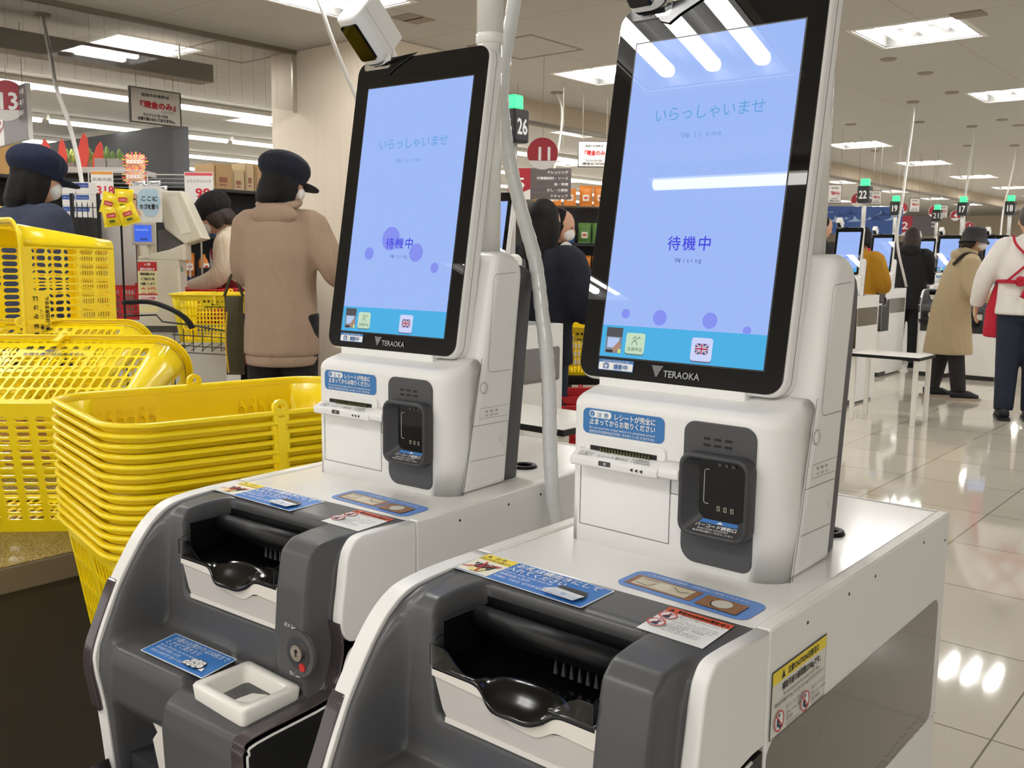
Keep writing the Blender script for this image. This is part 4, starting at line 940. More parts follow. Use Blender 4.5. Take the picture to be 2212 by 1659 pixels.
class Fig:
    """a figure about 1.6 m tall: x to its right, y forward, z up; bend() leans everything above the hips"""
    def __init__(s, label, xy, rel, H=1.6, lean=0, nod=0, turn=0, group=None):
        v = V((xy[0]-CAM.x, xy[1]-CAM.y, 0)).normalized(); a = math.atan2(v.y, v.x)-radians(rel)
        s.root = thing('person', label, 'person', (xy[0], xy[1], 0), a-pi/2); k = H/1.6; s.root.scale = (k, k, k)
        s.lean, s.nod, s.turn = radians(lean), radians(nod), radians(turn)
    def bd(s, p):
        p = V(p); t = smooth01(p.z, .80, 1.02); a = -s.lean*t
        q = V((0, p.y, p.z-.86)); q = Matrix.Rotation(a, 3, 'X') @ q; return V((p.x, q.y, q.z+.86)) if t > 0 else p
    def hd(s, p):                                   # head turn and nod about the neck, then the lean
        c = V((0, 0, 1.375)); q = V(p)-c; q = Matrix.Rotation(-s.turn, 3, 'Z') @ (Matrix.Rotation(-s.nod, 3, 'X') @ q); return s.bd(q+c)
    def w(s, vf, head=False): f = s.hd if head else s.bd; return [tuple(f(p)) for p in vf[0]], vf[1]
    def arm(s, side, elbow, wrist, r=(.052, .043, .034)):
        sh_ = V((side*.158, -.006, 1.262)); P = curve([sh_, elbow, wrist], 6)
        rr = [r[0]+(r[1]-r[0])*min(1, k/6) if k < 6 else r[1]+(r[2]-r[1])*(k-6)/6 for k in range(13)]
        P = [V((side*.06, -.008, 1.305)), V((side*.100, -.008, 1.298)), V((side*.132, -.008, 1.284))]+P
        return etube(P, [.035, r[0]*.62, r[0]*.86]+rr, n=16)
    def hand(s, wrist, d, n, side):
        d, n = V(d).normalized(), V(n).normalized(); n = (n-d*n.dot(d)).normalized(); b = d.cross(n)*side; w_ = V(wrist); P = [etube([w_-d*.02, w_+d*.03, w_+d*.085], [(.024, .017), (.036, .016), (.038, .013)], tuple(b))]
        for i, (o_, L) in enumerate(((.029, .062), (.010, .072), (-.010, .068), (-.028, .052))):
            a = w_+d*.078+b*o_; P.append(etube([a, a+d*L*.45+n*.004, a+d*L*.75+n*.014, a+d*L*.92+n*.028], [.0085, .008, .0075, .006], n=8))
        a = w_+d*.02+b*.03; P.append(etube([a, a+d*.03+b*.022+n*.006, a+d*.058+b*.026+n*.018], [.011, .0095, .007], n=8)); return P
    def body(s, arms=(), hands=(), step=0.0, m=None):
        m = m or SKIN; P = [s.w(ell((0, .005, 1.475), (.073, .092, .108)), True), s.w(ell((0, .035, 1.415), (.052, .056, .050)), True), s.w(ell((0, .098, 1.452), (.011, .016, .017), 8, 6), True)]
        for q in (-1, 1): P.append(s.w(ell((q*.075, -.002, 1.455), (.009, .019, .030), 8, 6), True))
        P.append(s.w(etube([(0, -.02, 1.27), (0, -.008, 1.36), (0, .005, 1.44)], [(.06, .05), (.046, .048), (.046, .05)])))
        P.append(s.w(etube([(0, 0, .80), (0, 0, .95), (0, 0, 1.12), (0, -.01, 1.25), (0, -.012, 1.32)], [(.13, .085), (.115, .078), (.13, .09), (.15, .085), (.08, .06)])))
        for q in (-1, 1): P.append(etube([(q*.08, 0, .84), (q*.085, .01+q*step*.4, .45), (q*.088, q*step-.005, .08)], [.07, .048, .034]))
        for a in arms: P.append(s.w(s.arm(*a, r=(.042, .036, .026))))
        for h in hands:
            for q in s.hand(*h): P.append(s.w(q))
        o = blob('body', s.root, P, m, .0085, 2)
        for q in (-1, 1): one(s.w(ell((q*.03, .089, 1.478), (.011, .006, .006), 8, 6), True), mat('eye_dark', (30, 24, 22), .2), 'eye', s.root, True)
        one(s.w(etube([(-.018, .089, 1.415), (0, .094, 1.413), (.018, .089, 1.415)], [.004, .005, .004], n=8), True), mat('lips', (176, 108, 98), .5), 'mouth', s.root, True); return o
    def top(s, m, arms, hem=.72, wid=1.0, dep=1.0, rr=(.078, .066, .050), name='jacket', flare=1.0, vox=.014, collar=True):
        P = [s.w(etube([(0, 0, hem), (0, 0, .85), (0, -.002, 1.0), (0, -.004, 1.13), (0, -.010, 1.24), (0, -.012, 1.315), (0, -.006, 1.345)], [(.185*wid*flare, .135*dep*flare), (.178*wid, .128*dep), (.172*wid, .125*dep), (.182*wid, .13*dep), (.172*wid, .112*dep), (.115*wid, .085*dep), (.07, .06)], n=20))]
        for a in arms: P.append(s.w(s.arm(*a, r=rr)))
        if collar: P.append(s.w(etube([(0, -.012, 1.31), (0, -.006, 1.365)], [(.078, .07), (.068, .066)])))
        return blob(name, s.root, P, m, vox, 4)
    def trousers(s, m, step=0.0, wid=1.0, hem=.06):
        P = [etube([(0, 0, .74), (0, 0, .92)], [(.16*wid, .115), (.14*wid, .1)])]
        for q in (-1, 1): P.append(etube([(q*.082, 0, .86), (q*.088, .012+q*step*.4, .45), (q*.09, q*step, hem)], [(.098*wid, .1), (.075*wid, .075), (.062*wid, .066)]))
        return blob('trousers', s.root, P, m, .014, 3)
    def shoes(s, m, step=0.0, sole=None):
        for q in (-1, 1):
            y = q*step; b = MB(); b.add(etube([(q*.09, y-.07, .045), (q*.09, y, .055), (q*.093, y+.09, .045), (q*.095, y+.165, .03)], [(.036, .04), (.042, .05), (.046, .04), (.036, .022)]), m, True)
            b.add(prism(rrect(q*.092-.046, q*.092+.046, y-.11, y+.195, .045), 'z', 0, .022), sole or m); b.build('shoe', s.root)
    def hair(s, m, L=.0, back=True):
        P = [s.w(ell((0, -.024, 1.494), (.084, .092, .101)), True)]
        if L > 0:
            P.append(s.w(etube([(0, -.045, 1.50), (0, -.062, 1.42), (0, -.068, 1.42-L*.6), (0, -.06, 1.42-L)], [(.08, .05), (.080, .050), (.078, .044), (.052, .024)]), True))
            for q in (-1, 1): P.append(s.w(etube([(q*.07, -.01, 1.48), (q*.08, -.01, 1.42), (q*.075, -.005, 1.42-L*.85)], [(.018, .05), (.018, .045), (.012, .026)]), True))
        o = blob('hair', s.root, P, m, .010, 2); return o
    def mask(s): return blob('face_mask', s.root, [s.w(ell((0, .062, 1.43), (.058, .050, .048)), True)], MASK, .008, 1)
    def cap(s, m, style='newsboy'):
        b = MB()
        if style == 'newsboy':
            o = blob('cap', s.root, [s.w(ell((0, -.012, 1.528), (.116, .128, .078)), True), s.w(etube([(0, -.002, 1.462), (0, -.004, 1.52)], [(.088, .104), (.1, .116)]), True)], m, .010, 2)
            b.add(s.w(prism([(.07*cos(t)*1.1, .075+.108*sin(t)) for t in [pi*k/14 for k in range(15)]], 'z', 1.470, 1.480, .003), True), m)
        elif style == 'bucket':
            o = blob('cap', s.root, [s.w(lathe([(.001, .104), (.07, .100), (.092, .082), (.098, .03), (.102, 0), (.135, -.045), (.132, -.05), (.095, -.01), (.001, .0)], (0, 0, 1.49)), True)], m, .008, 1); return o
        else:
            o = blob('cap', s.root, [s.w(ell((0, -.024, 1.512), (.104, .126, .094)), True)], m, .010, 2)
            b.add(s.w(prism([(.07*cos(t), .07+.1*sin(t)) for t in [pi*k/14 for k in range(15)]], 'z', 1.497, 1.506, .003), True), m)
        b.build('cap_brim', s.root); return o
# woman in a beige hoodie, seen from behind
p = at(612, 900, 4.9); f = Fig('person from behind in beige hoodie and dark newsboy cap, beside the left terminal', (p.x, p.y), 18, 1.735, 2, 14, 40)
A1 = [(1, (.262, -.02, 1.06), (.24, .20, 1.03)), (-1, (-.185, .05, 1.05), (-.14, .22, 1.02))]
f.body(A1, [((.24, .20, 1.03), (-.3, 1, .1), (0, 0, -1), 1), ((-.14, .22, 1.02), (.3, 1, .1), (0, 0, -1), -1)])
HOOD = cloth('hoodie_beige', (162, 138, 118), .6, 7)
f.top(HOOD, A1, .66, .96, 1.12, (.070, .068, .052), 'hoodie')
blob('hood', f.root, [f.w(etube(curve([(-.072, .05, 1.375), (-.085, -.04, 1.355), (0, -.088, 1.335), (.085, -.04, 1.355), (.072, .05, 1.375)], 5), [.021]*21)), f.w(ell((0, -.095, 1.305), (.115, .035, .055)))], HOOD, .012, 3)
blob('hem_band', f.root, [etube([(0, 0, .615), (0, 0, .67)], [(.166, .140), (.172, .145)], n=20)], HOOD, .012, 1)
f.trousers(cloth('trousers_black', (26, 25, 27))); f.shoes(M_BLACK); f.hair(HAIRK, .10); f.mask(); f.cap(cloth('cap_navy', (24, 27, 40), .4, 12))
# person in navy denim at the left edge
p = at(80, 900, 4.55); f = Fig('person in dark navy denim jacket and peaked navy cap at the left edge, facing right', (p.x, p.y), 62, 1.715, 4, 10, 8)
A1 = [(1, (.23, .0, 1.04), (.2, .12, .86)), (-1, (-.23, .0, 1.04), (-.2, .12, .86))]
f.body(A1, [((.2, .12, .86), (0, .4, -1), (-1, 0, 0), 1), ((-.2, .12, .86), (0, .4, -1), (1, 0, 0), -1)]); DEN = cloth('denim_navy', (52, 58, 76), .5, 10)
f.top(DEN, A1, .70, 1.1, 1.15, (.09, .078, .058)); f.trousers(cloth('trousers_black', (26, 25, 27))); f.shoes(M_BLACK); f.hair(HAIRK, .13); f.mask(); f.cap(cloth('cap_navy2', (26, 33, 58), .4, 12), 'newsboy')
# cashier bending over the till
p = at(560, 900, 6.3); f = Fig('cashier with black cap, white mask and maroon apron bending over the basket', (p.x, p.y), -80, 1.66, 22, 14, 6)
A1 = [(1, (.22, .10, 1.10), (.12, .36, 1.12)), (-1, (-.22, .10, 1.10), (-.14, .38, 1.10))]
NAVY = cloth('glove_navy', (36, 42, 92), .3, 20)
f.body(A1, [((.12, .36, 1.12), (0, 1, -.2), (0, 0, -1), 1), ((-.14, .38, 1.10), (0, 1, -.2), (0, 0, -1), -1)])
f.top(cloth('shirt_cream', (206, 190, 168)), A1, .72, 1.0, 1.0, (.075, .062, .046), 'shirt'); 
blob('apron', f.root, [f.w(etube([(0, .02, .5), (0, .02, .9), (0, .025, 1.12), (0, .03, 1.28)], [(.19, .13), (.182, .13), (.16, .13), (.09, .105)], n=18))], cloth('apron_maroon', (132, 38, 50)), .014, 3)
for q in (-1, 1): blob('glove', f.root, [f.w(etube([(q*.15, .27, 1.115), (q*.132, .37, 1.11), (q*.13, .47, 1.09)], [.050, .046, .03]))], NAVY, .012, 2)
f.trousers(cloth('trousers_black', (26, 25, 27))); f.shoes(M_BLACK); f.hair(HAIRB, .06); f.mask(); f.cap(cloth('cap_black', (18, 18, 19), .4, 12), 'cap')
one(f.w(ell((.093, -.04, 1.525), (.012, .024, .022), 10, 6), True), mat('emblem_pink', (226, 96, 110), .6), 'cap_emblem', f.root, True)
# long-haired woman in dark navy
p = at(1158, 900, 4.8); f = Fig('woman with long black hair and dark navy coat, seen from behind past the cable hose', (p.x, p.y), 24, 1.52, 4, 12, 12)
A1 = [(1, (.255, .02, 1.04), (.15, .22, 1.08)), (-1, (-.24, .03, 1.05), (-.14, .22, 1.05))]
f.body(A1, [((.15, .22, 1.08), (-.5, 1, .1), (0, 0, -1), 1), ((-.14, .22, 1.05), (.3, 1, .1), (0, 0, -1), -1)])
f.top(cloth('coat_navy', (22, 24, 36), .4, 8), A1, .74, 1.08, 1.1, (.10, .09, .065), 'coat'); f.trousers(cloth('jeans_navy', (34, 42, 62))); f.shoes(M_BLACK); f.hair(HAIRK, .36)
# masked shopper beyond her
p = at(1192, 900, 6.6); f = Fig('shopper with black hair and white mask standing beyond the long-haired woman', (p.x, p.y), 135, 1.56, 3, 10, -30)
A1 = [(1, (.24, .03, 1.04), (.14, .25, 1.0)), (-1, (-.23, .05, 1.05), (-.13, .25, 1.0))]
f.body(A1, [((.14, .25, 1.0), (0, 1, 0), (0, 0, -1), 1), ((-.13, .25, 1.0), (0, 1, 0), (0, 0, -1), -1)]); f.top(cloth('jacket_black', (30, 30, 33)), A1, .7)
blob('scarf', f.root, [f.w(ell((0, .085, 1.27), (.07, .055, .10)))], cloth('scarf_pale', (208, 204, 198)), .012, 2); f.trousers(cloth('trousers_black', (26, 25, 27))); f.shoes(M_BLACK); f.hair(HAIRK, .12); f.mask()
# elderly woman in a beige coat and bucket hat
f = Fig('person in long beige coat, grey bucket hat and face mask, stooping toward the right', (-1.90, 8.22), 80, 1.56, 17, -14, 24)
A1 = [(1, (.21, .10, 1.03), (.14, .34, 1.02)), (-1, (-.21, .10, 1.03), (-.14, .34, 1.02))]
f.body(A1, [((.14, .34, 1.02), (0, 1, 0), (0, 0, -1), 1), ((-.14, .34, 1.02), (0, 1, 0), (0, 0, -1), -1)], .10)
CO = cloth('coat_beige', (186, 168, 134), .45, 6); f.top(CO, A1, .42, 1.05, 1.3, (.088, .076, .058), 'coat', 1.22)
blob('hood', f.root, [f.w(ell((0, -.10, 1.30), (.12, .07, .06))), f.w(etube(curve([(-.11, .02, 1.35), (0, -.09, 1.36), (.11, .02, 1.35)], 5), [.032]*11))], CO, .012, 3)
DKS = cloth('strap_dark', (52, 48, 46)); blob('shoulder_strap', f.root, [f.w(etube(curve([(.16, .06, 1.18), (.15, .02, 1.33), (.13, -.08, 1.32), (.13, -.14, 1.2)], 5), [(.03, .012)]*16, (1, 0, 0)))], DKS, .010, 1)
blob('scarf', f.root, [f.w(ell((0, .02, 1.345), (.085, .085, .045)))], DKS, .012, 2)
f.trousers(cloth('trousers_dark', (44, 42, 42)), .10, 1.0, .08); f.shoes(mat('shoe_black', (24, 24, 28), .5), .10, mat('sole_pale', (170, 156, 140), .6)); f.hair(HAIRB, .03); f.mask(); f.cap(cloth('hat_grey', (60, 60, 62), .3, 20), 'bucket')
# shop worker with red apron
f = Fig('shop worker from behind in white sweatshirt, red apron and navy trousers at the right edge', (-1.12, 7.36), -8, 1.69, 6, 8, 0)
A1 = [(-1, (-.27, .04, 1.06), (-.31, .15, .84)), (1, (.26, .05, 1.06), (.2, .24, .92))]
GLV = cloth('glove_pale', (206, 176, 140), .3, 20)
f.body(A1, [((-.31, .15, .84), (0, .35, -1), (1, 0, 0), -1), ((.2, .24, .92), (0, 1, -.3), (0, 0, -1), 1)], m=SKIN)
f.top(cloth('sweatshirt_white', (226, 222, 216), .45, 7), A1, .78, 1.1, 1.12, (.086, .072, .052), 'sweatshirt')
for q, wz, dd in ((-1, (-.31, .15, .84), (0, .35, -1)),): 
    g = [f.w(x) for x in f.hand((-.312, .155, .835), (0, .3, -1), (1, 0, 0), -1)]; g2 = etube([(-.305, .13, .89), (-.312, .155, .835)], [.036, .034]); blob('glove', f.root, g+[f.w(g2)], GLV, .007, 1)
RA = cloth('apron_red', (186, 36, 56), .5, 10)
blob('apron', f.root, [f.w(etube([(-.05, .075, .60), (-.045, .07, .80), (-.03, .06, .96), (-.02, .06, 1.05)], [(.215, .085), (.21, .09), (.185, .09), (.15, .085)], n=18))], RA, .014, 3)
b = MB()
def flat(pts, r): b.add(f.w(etube(curve(pts, 6), [(r, .006)]*(6*(len(pts)-1)+1), (0, 0, 1))), RA, True)
flat([(-.20, .0, 1.02), (-.14, -.135, 1.01), (0, -.155, 1.0), (.14, -.135, 1.01), (.2, 0, 1.02)], .014)
b.add(f.w(etube(curve([(-.15, -.135, 1.01), (-.02, -.16, 1.14), (.10, -.14, 1.27), (.12, -.09, 1.345)], 6), [(.009, .005)]*19, (1, 0, 0))), RA, True)
b.add(f.w(etube(curve([(.15, -.135, 1.01), (.02, -.16, 1.14), (-.10, -.14, 1.27), (-.12, -.09, 1.345)], 6), [(.009, .005)]*19, (1, 0, 0))), RA, True)
for q in (-1, 1): b.add(f.w(etube(curve([(0, -.165, 1.0), (q*.07, -.175, 1.03), (q*.08, -.175, .99), (q*.01, -.168, .995), (q*.05, -.17, .90)], 5), [(.016, .005)]*21, (0, 0, 1))), RA, True)
b.build('apron_strings', f.root)
f.trousers(cloth('trousers_navy', (36, 42, 58), .5, 8), 0, 1.1, .07); f.shoes(mat('shoe_black', (24, 24, 28), .5)); f.hair(mat('hair_grey', (70, 66, 64), .5, bump=.4, bscale=160), .0)
# shoppers at the far machines
p = at(1742, 900, 10.7); f = Fig('man with short black hair and dark jacket behind the near terminal, facing right', (p.x, p.y), 70, 1.72, 4, 12)
A1 = [(1, (.23, .06, 1.04), (.16, .26, 1.02)), (-1, (-.23, .06, 1.04), (-.16, .26, 1.02))]; HN = lambda f: f.body(A1, [((.16, .26, 1.02), (0, 1, 0), (0, 0, -1), 1), ((-.16, .26, 1.02), (0, 1, 0), (0, 0, -1), -1)])
HN(f); f.top(cloth('jacket_black', (30, 30, 33)), A1); f.trousers(cloth('trousers_black', (26, 25, 27))); f.shoes(M_BLACK); f.hair(HAIRK, 0)
p = at(1832, 900, 9.2); f = Fig('person in mustard yellow coat standing between two far terminals', (p.x, p.y), 20, 1.56, 8, 20)
HN(f); f.top(cloth('coat_mustard', (176, 128, 28)), A1, .68, 1.08, 1.15, (.09, .08, .06), 'coat'); f.trousers(cloth('trousers_dark', (44, 42, 42))); f.shoes(M_BLACK); f.hair(HAIRK, .05)
p = at(1944, 900, 11.2); f = Fig('person in black hooded coat from behind at the far terminals', (p.x, p.y), 6, 1.62, 4, 10)
HN(f); BC = cloth('coat_black', (26, 26, 28)); f.top(BC, A1, .66, 1.1, 1.15, (.09, .08, .06), 'coat'); blob('hood', f.root, [f.w(ell((0, -.10, 1.32), (.12, .06, .07)))], BC, .012, 2); f.trousers(cloth('trousers_black', (26, 25, 27))); f.shoes(M_BLACK); f.hair(HAIRB, .12)
# ------------------------------------------------------------------ more machines of the same kind
def unit(i, x, y, num, mlab, tlab, plab):
    m = dup(m0, (x, y, 0), 0, mlab); q = dup(tA if i % 2 else tB, (x, y, G), 0, tlab); pz = dup(pole0, (x+.205, y+.122, G+.312), 0, plab)
    bx = [c for c in pz.children if c.name.startswith('number_box')][0]
    for c in list(bx.children): bpy.data.objects.remove(c)
    for U, N_ in (((1, 0, 0), V((0, -1, 0))), ((0, 1, 0), V((1, 0, 0)))):
        Decal(N_*.0502+V((0, 0, .482)), U, (0, 0, 1), N=N_, eps=.0004).text(num, 0, .028, .092, WH, width=.066, align='c', bold=.002).build('lane_number', bx)
    for c in list(m.children):
        if c.name.startswith('load_sticker'): bpy.data.objects.remove(c)
unit(0, -2.316, 2.269, '26', 'payment machine in the row behind the left terminal, half hidden by the cable hose', 'checkout terminal glimpsed between the left column and the cable hose', 'white pole with number box 26 behind the cable hose')
unit(1, -2.64, 7.30, '22', 'payment machine at the head of the far row, behind the low side table', 'leftmost lit terminal of the far row at the right', 'white pole with number box 22 and green lamp')
unit(0, -3.16, 9.63, '19', 'second far payment machine, beside the person in mustard yellow', 'second lit terminal of the far row, right of the mustard coat', 'white pole with number box 19 and green lamp')
unit(1, -2.61, 10.10, '17', 'far payment machine left of the person in the beige coat', 'lit far terminal just left of the beige coat', 'white pole with number box 17 and green lamp')
unit(1, -3.30, 11.55, '21', 'far payment machine behind the person in the black hooded coat', 'far terminal mostly hidden left of the one by the beige coat', 'white pole with number box 21 over the black coat')
unit(0, -2.15, 10.12, '18', 'far payment machine between the beige coat and the red apron', 'far terminal peeping out between the beige coat and white sleeve', 'white pole with number box 18 and green lamp at the right')
# low side tables
M_TT = mat('table_white', (232, 230, 224), .3)
def side_table(p, rz, label):
    t = thing('side_table', label, 'table', (p[0], p[1], 0), rz); h = p[2]
    one(box(-.26, .26, -.19, .19, h-.022, h, .002), M_TT, 'tabletop', t); e = MB()
    for a in (box(-.265, .265, -.195, -.19, h-.024, h-.001), box(-.265, .265, .19, .195, h-.024, h-.001), box(-.265, -.26, -.19, .19, h-.024, h-.001), box(.26, .265, -.19, .19, h-.024, h-.001)): e.add(a, M_BLACK)
    e.build('table_edge', t)
    for x in (-.23, .23):
        for y in (-.15, .15): one(box(x-.016, x+.016, y-.016, y+.016, 0, h-.022, .003), M_TT, 'leg', t)
    return t
p = at(1927, 764, 7.3); side_table((p.x, p.y, p.z), 0, 'low white side table with a dark edge beside the far machines')
p = at(1166, 897, 3.75); side_table((p.x, p.y, p.z), .0, 'low white side table behind the left machine, beside the cable hose')

# ------------------------------------------------------------------ ceiling cables
def cable(label, pts, r=.013):
    t = thing('ceiling_cable', label, 'cable', pts[0]); q = [V(a)-V(pts[0]) for a in pts]
    one(lathe([(.001, -.02), (.05, -.016), (.06, 0)], (0, 0, 0), 20), M_FIT, 'canopy', t)
    one(tube(curve(q, 8), r, 8), mat('cable_cover_white', (222, 220, 214), .35), 'cable_cover', t, True)
def cb2(label, top, rest, r=.013):
    a = onz(*top, CEIL); d0 = (a-CAM).dot(_f); cable(label, [a]+[at(x, y, d0+dd) for x, y, dd in rest], r)
cb2('white cable drop at the upper left, passing before the strip lamps', (90, 30), [(107, 110, -.1), (122, 190, -.1), (150, 270, -.1), (175, 382, -.1), (180, 470, -.1), (182, 700, -.1)], .013)
cb2('white cable drop running behind the left terminal from above', (672, -30), [(692, 10, 0), (712, 70, 0), (745, 155, 0), (775, 230, 0), (790, 330, 0), (796, 600, 0), (798, 900, 0), (799, 1120, .02)], .012)
cb2('white cable drop between the two terminals, before the aisle sign', (1203, 199), [(1213, 232, 0), (1212, 280, 0), (1203, 340, 0), (1195, 385, 0), (1190, 470, 0), (1188, 640, 0)], .011)
cb2('white cable drop at the right over the second far terminal', (1972, 219), [(1973, 250, 0), (1963, 330, 0), (1950, 430, -.2), (1938, 520, -.3), (1958, 620, -.3)], .011)
cb2('white cable drop at the right over the beige coat', (2100, 272), [(2102, 300, 0), (2094, 360, 0), (2085, 430, -.2), (2082, 500, -.2)], .011)
cb2('white cable drop farthest to the right', (2192, 313), [(2192, 340, 0), (2180, 400, 0), (2168, 450, 0), (2160, 520, 0)], .011)

# ------------------------------------------------------------------ signs
def panel(name, cat, label, P, U, w, h, draw, th=.02, back=(230, 228, 224), post=False):
    """flat board with centre P, horizontal direction U, facing U x Z"""
    U = V(U).normalized(); N_ = U.cross(V((0, 0, 1))); t = thing(name, label, cat, tuple(P), math.atan2(U.y, U.x))
    one(box(-w/2, w/2, 0, th, -h/2, h/2, .002), mat('board_%d_%d_%d' % back, back, .5), 'board', t)
    d = Decal((-w/2, -.0004, -h/2), (1, 0, 0), (0, 0, 1), N=(0, -1, 0), eps=.0005); draw(d, w, h); d.build('print', t)
    if post: one(tube([(0, th+.006, h/2), (0, th+.006, -P[2])], .006, 8), mat('rod_steel'), 'post', t)
    return t
CRIM = ink(166, 40, 52); GREYB = ink(112, 110, 112)
def cash(d, w, h):
    d.rect(0, w, 0, h, ink(92, 86, 78)).rect(.03*w, .97*w, .045*h, .955*h, ink(232, 228, 222))
    d.text('当店のお会計は', .22*w, .77*h, .1*h, INK, width=.54*w, bold=.003*w).text('『現金のみ』', .12*w, .47*h, .2*h, ink(190, 34, 40), width=.76*w, bold=.008*w).text('になります。', .60*w, .36*h, .07*h, INK, width=.28*w)
    d.text('クレジットカードの', .24*w, .22*h, .1*h, INK, width=.48*w, bold=.003*w).text('お取り扱いはしておりません。', .14*w, .10*h, .1*h, INK, width=.72*w, bold=.003*w)
def hang(name_label, P, U, w, h, top, draw, cat='hanging sign', back=(92, 86, 78)):
    t = panel('hanging_sign', cat, name_label, P, U, w, h, draw, .018, back)
    for s in (-1, 1): one(tube([(s*w*.36, .009, h/2), (s*w*.36, .009, top-P[2])], .0022, 6), mat('wire', (150, 145, 135), .5), 'hook', t)
    return t
U_y = (0, 1, 0)
q0, q1, q2 = pl(280, 184, 0, -5.87), pl(392, 202, 0, -5.87), pl(391, 277, 0, -5.87)
hang('white cash-only sign in a dark frame hanging left under the grey beam', ((q0+q2)/2), U_y, (q1-q0).length, (q1-q2).length, G+1.545, cash)
q = at(1284, 333, 8.6); hang('cash-only sign cut off by the frame of the near terminal', q, (.77, .64, 0), .30, .235, CEIL, cash)
for k, (x, y, D, s) in enumerate(((1803, 419, 11.0, .2), (1893, 427, 12.5, .17), (1976, 443, 13.5, .18), (2037, 457, 14.5, .18))):
    q = at(x, y, D); hang('small cash-only card over the far machines, %s from the left' % ('first', 'second', 'third', 'fourth')[k], q, (.77, .64, 0), s*.78, s*1.1, CEIL, cash)
def disc_sign(label, P, r, num, top):
    t = thing('number_sign', label, 'number sign', tuple(P), radians(40)); one(prism(circ(0, 0, r, 32), 'y', 0, .012), mat('sign_white', (226, 224, 220), .5), 'disc', t)
    d = Decal((0, -.0005, 0), (1, 0, 0), (0, 0, 1), N=(0, -1, 0), eps=.0006); d.poly([(r*.97*cos(t_), r*.97*sin(t_)) for t_ in [radians(-28+236*k/24) for k in range(25)]], CRIM)
    d.text(num, 0, -r*.42, r*1.15 if len(num) > 1 else r*1.4, WH, align='c', bold=r*.03); d.build('number_print', t)
    one(tube([(0, .006, r), (0, .006, top-P[2])], .002, 6), mat('wire', (150, 145, 135), .5), 'hook', t)
disc_sign('round red lane sign 13 at the left edge', at(14, 217, 6.4), .135, '13', G+1.545)
disc_sign('round red lane sign 11 between the two terminals', at(1172, 331, 7.2), .12, '11', CEIL)
for lab, x, y, D, r, n in (('round red lane sign 7 at the right over the far terminals', 1853, 432, 11.8, .085, '7'), ('round red lane sign 5 at the right', 2019, 457, 13.5, .085, '5'), ('round red lane sign 4 beside number 17', 2064, 466, 14, .075, '4'), ('round red lane sign 1 over the bucket hat', 2093, 491, 14.5, .08, '1'), ('round red lane sign 6 behind the second far pole', 1948, 450, 12.8, .08, '6')):
    disc_sign(lab, at(x, y, D), r, n, CEIL)
def aisle(lines, num, flip=False):
    def f(d, w, h):
        d.rect(0, w, 0, h, ink(96, 88, 88)); x0, x1 = (0, .36*w) if not flip else (0, .34*w)
        d.rect(x0, x1, 0, h, ink(232, 228, 224)).poly([(x0, h), (x1, h), (x1, .33*h), (x0+.3*(x1-x0), .12*h), (x0, .06*h)], CRIM).text(num, (x0+x1)/2, .34*h, .5*h, WH, width=.17*w*len(num), align='c', bold=.004*w)
        for k, s in enumerate(lines):
            y = h*(.86-.19*k); d.text(s, .95*w, y-.03*h, .1*h, ink(226, 222, 220), width=min(.055*w*len(s), .5*w), align='r', bold=.0015*w).line([(x1+.03*w, y-.07*h), (w*.97, y-.07*h)], .004*h, ink(150, 144, 142))
    return f
q = at(18, 253, 6.6); t = panel('aisle_sign', 'aisle sign', 'grey aisle board at the left edge listing rice crackers and sweets', q, (.77, -.1, 0), .86, .36, aisle(['米菓', 'ポケット菓子', '大袋菓子'], '13'), .03)
for s in (-.3, .3): one(tube([(s, .015, .18), (s, .015, CEIL-q.z)], .003, 6), mat('wire', (150, 145, 135), .5), 'hook', t)
q = at(1165, 397, 8.4); t = panel('aisle_sign', 'aisle sign', 'dark aisle board with red number 5 behind the cable hose', q, (.77, .55, 0), .56, .27, aisle(['ドレッシング', '中華調味料・ソース', '油・味噌', 'だし・小麦粉', 'ケチャップ'], '5'), .02)
for s in (-.2, .2): one(tube([(s, .01, .135), (s, .01, CEIL-q.z)], .003, 6), mat('wire', (150, 145, 135), .5), 'hook', t)
q = at(1982, 488, 14.5); t = panel('aisle_sign', 'aisle sign', 'dark aisle board with red number 2 over the far terminals', q, (.77, .6, 0), .60, .30, aisle(['精肉', '鮮魚', '惣菜'], '2'), .02)
for s in (-.2, .2): one(tube([(s, .01, .15), (s, .01, CEIL-q.z)], .003, 6), mat('wire', (150, 145, 135), .5), 'hook', t)
def sea(d, w, h):
    rg = random.Random(5); d.rect(0, w, 0, h, ink(52, 82, 142))
    for k in range(16):
        x = w*(k+rg.random())/16; s = rg.uniform(.1, .26)*h; y = rg.uniform(.5, .9)*h; d.poly([(x-s*1.2, y-s*.5), (x-s*.2, y-s*.1), (x, y+s*.5), (x+s*.4, y), (x+s*1.3, y-s*.4)], ink(150, 170, 206) if k % 2 else ink(34, 60, 116))
q = at(1855, 476, 12.6); t = panel('wall_banner', 'banner', 'long blue banner with white wave crests over the far terminals', q, (.77, .64, 0), 1.15, .36, sea, .02)
for s in (-.5, .5): one(tube([(s, .01, .18), (s, .01, CEIL-q.z)], .003, 6), mat('wire', (150, 145, 135), .5), 'hook', t)

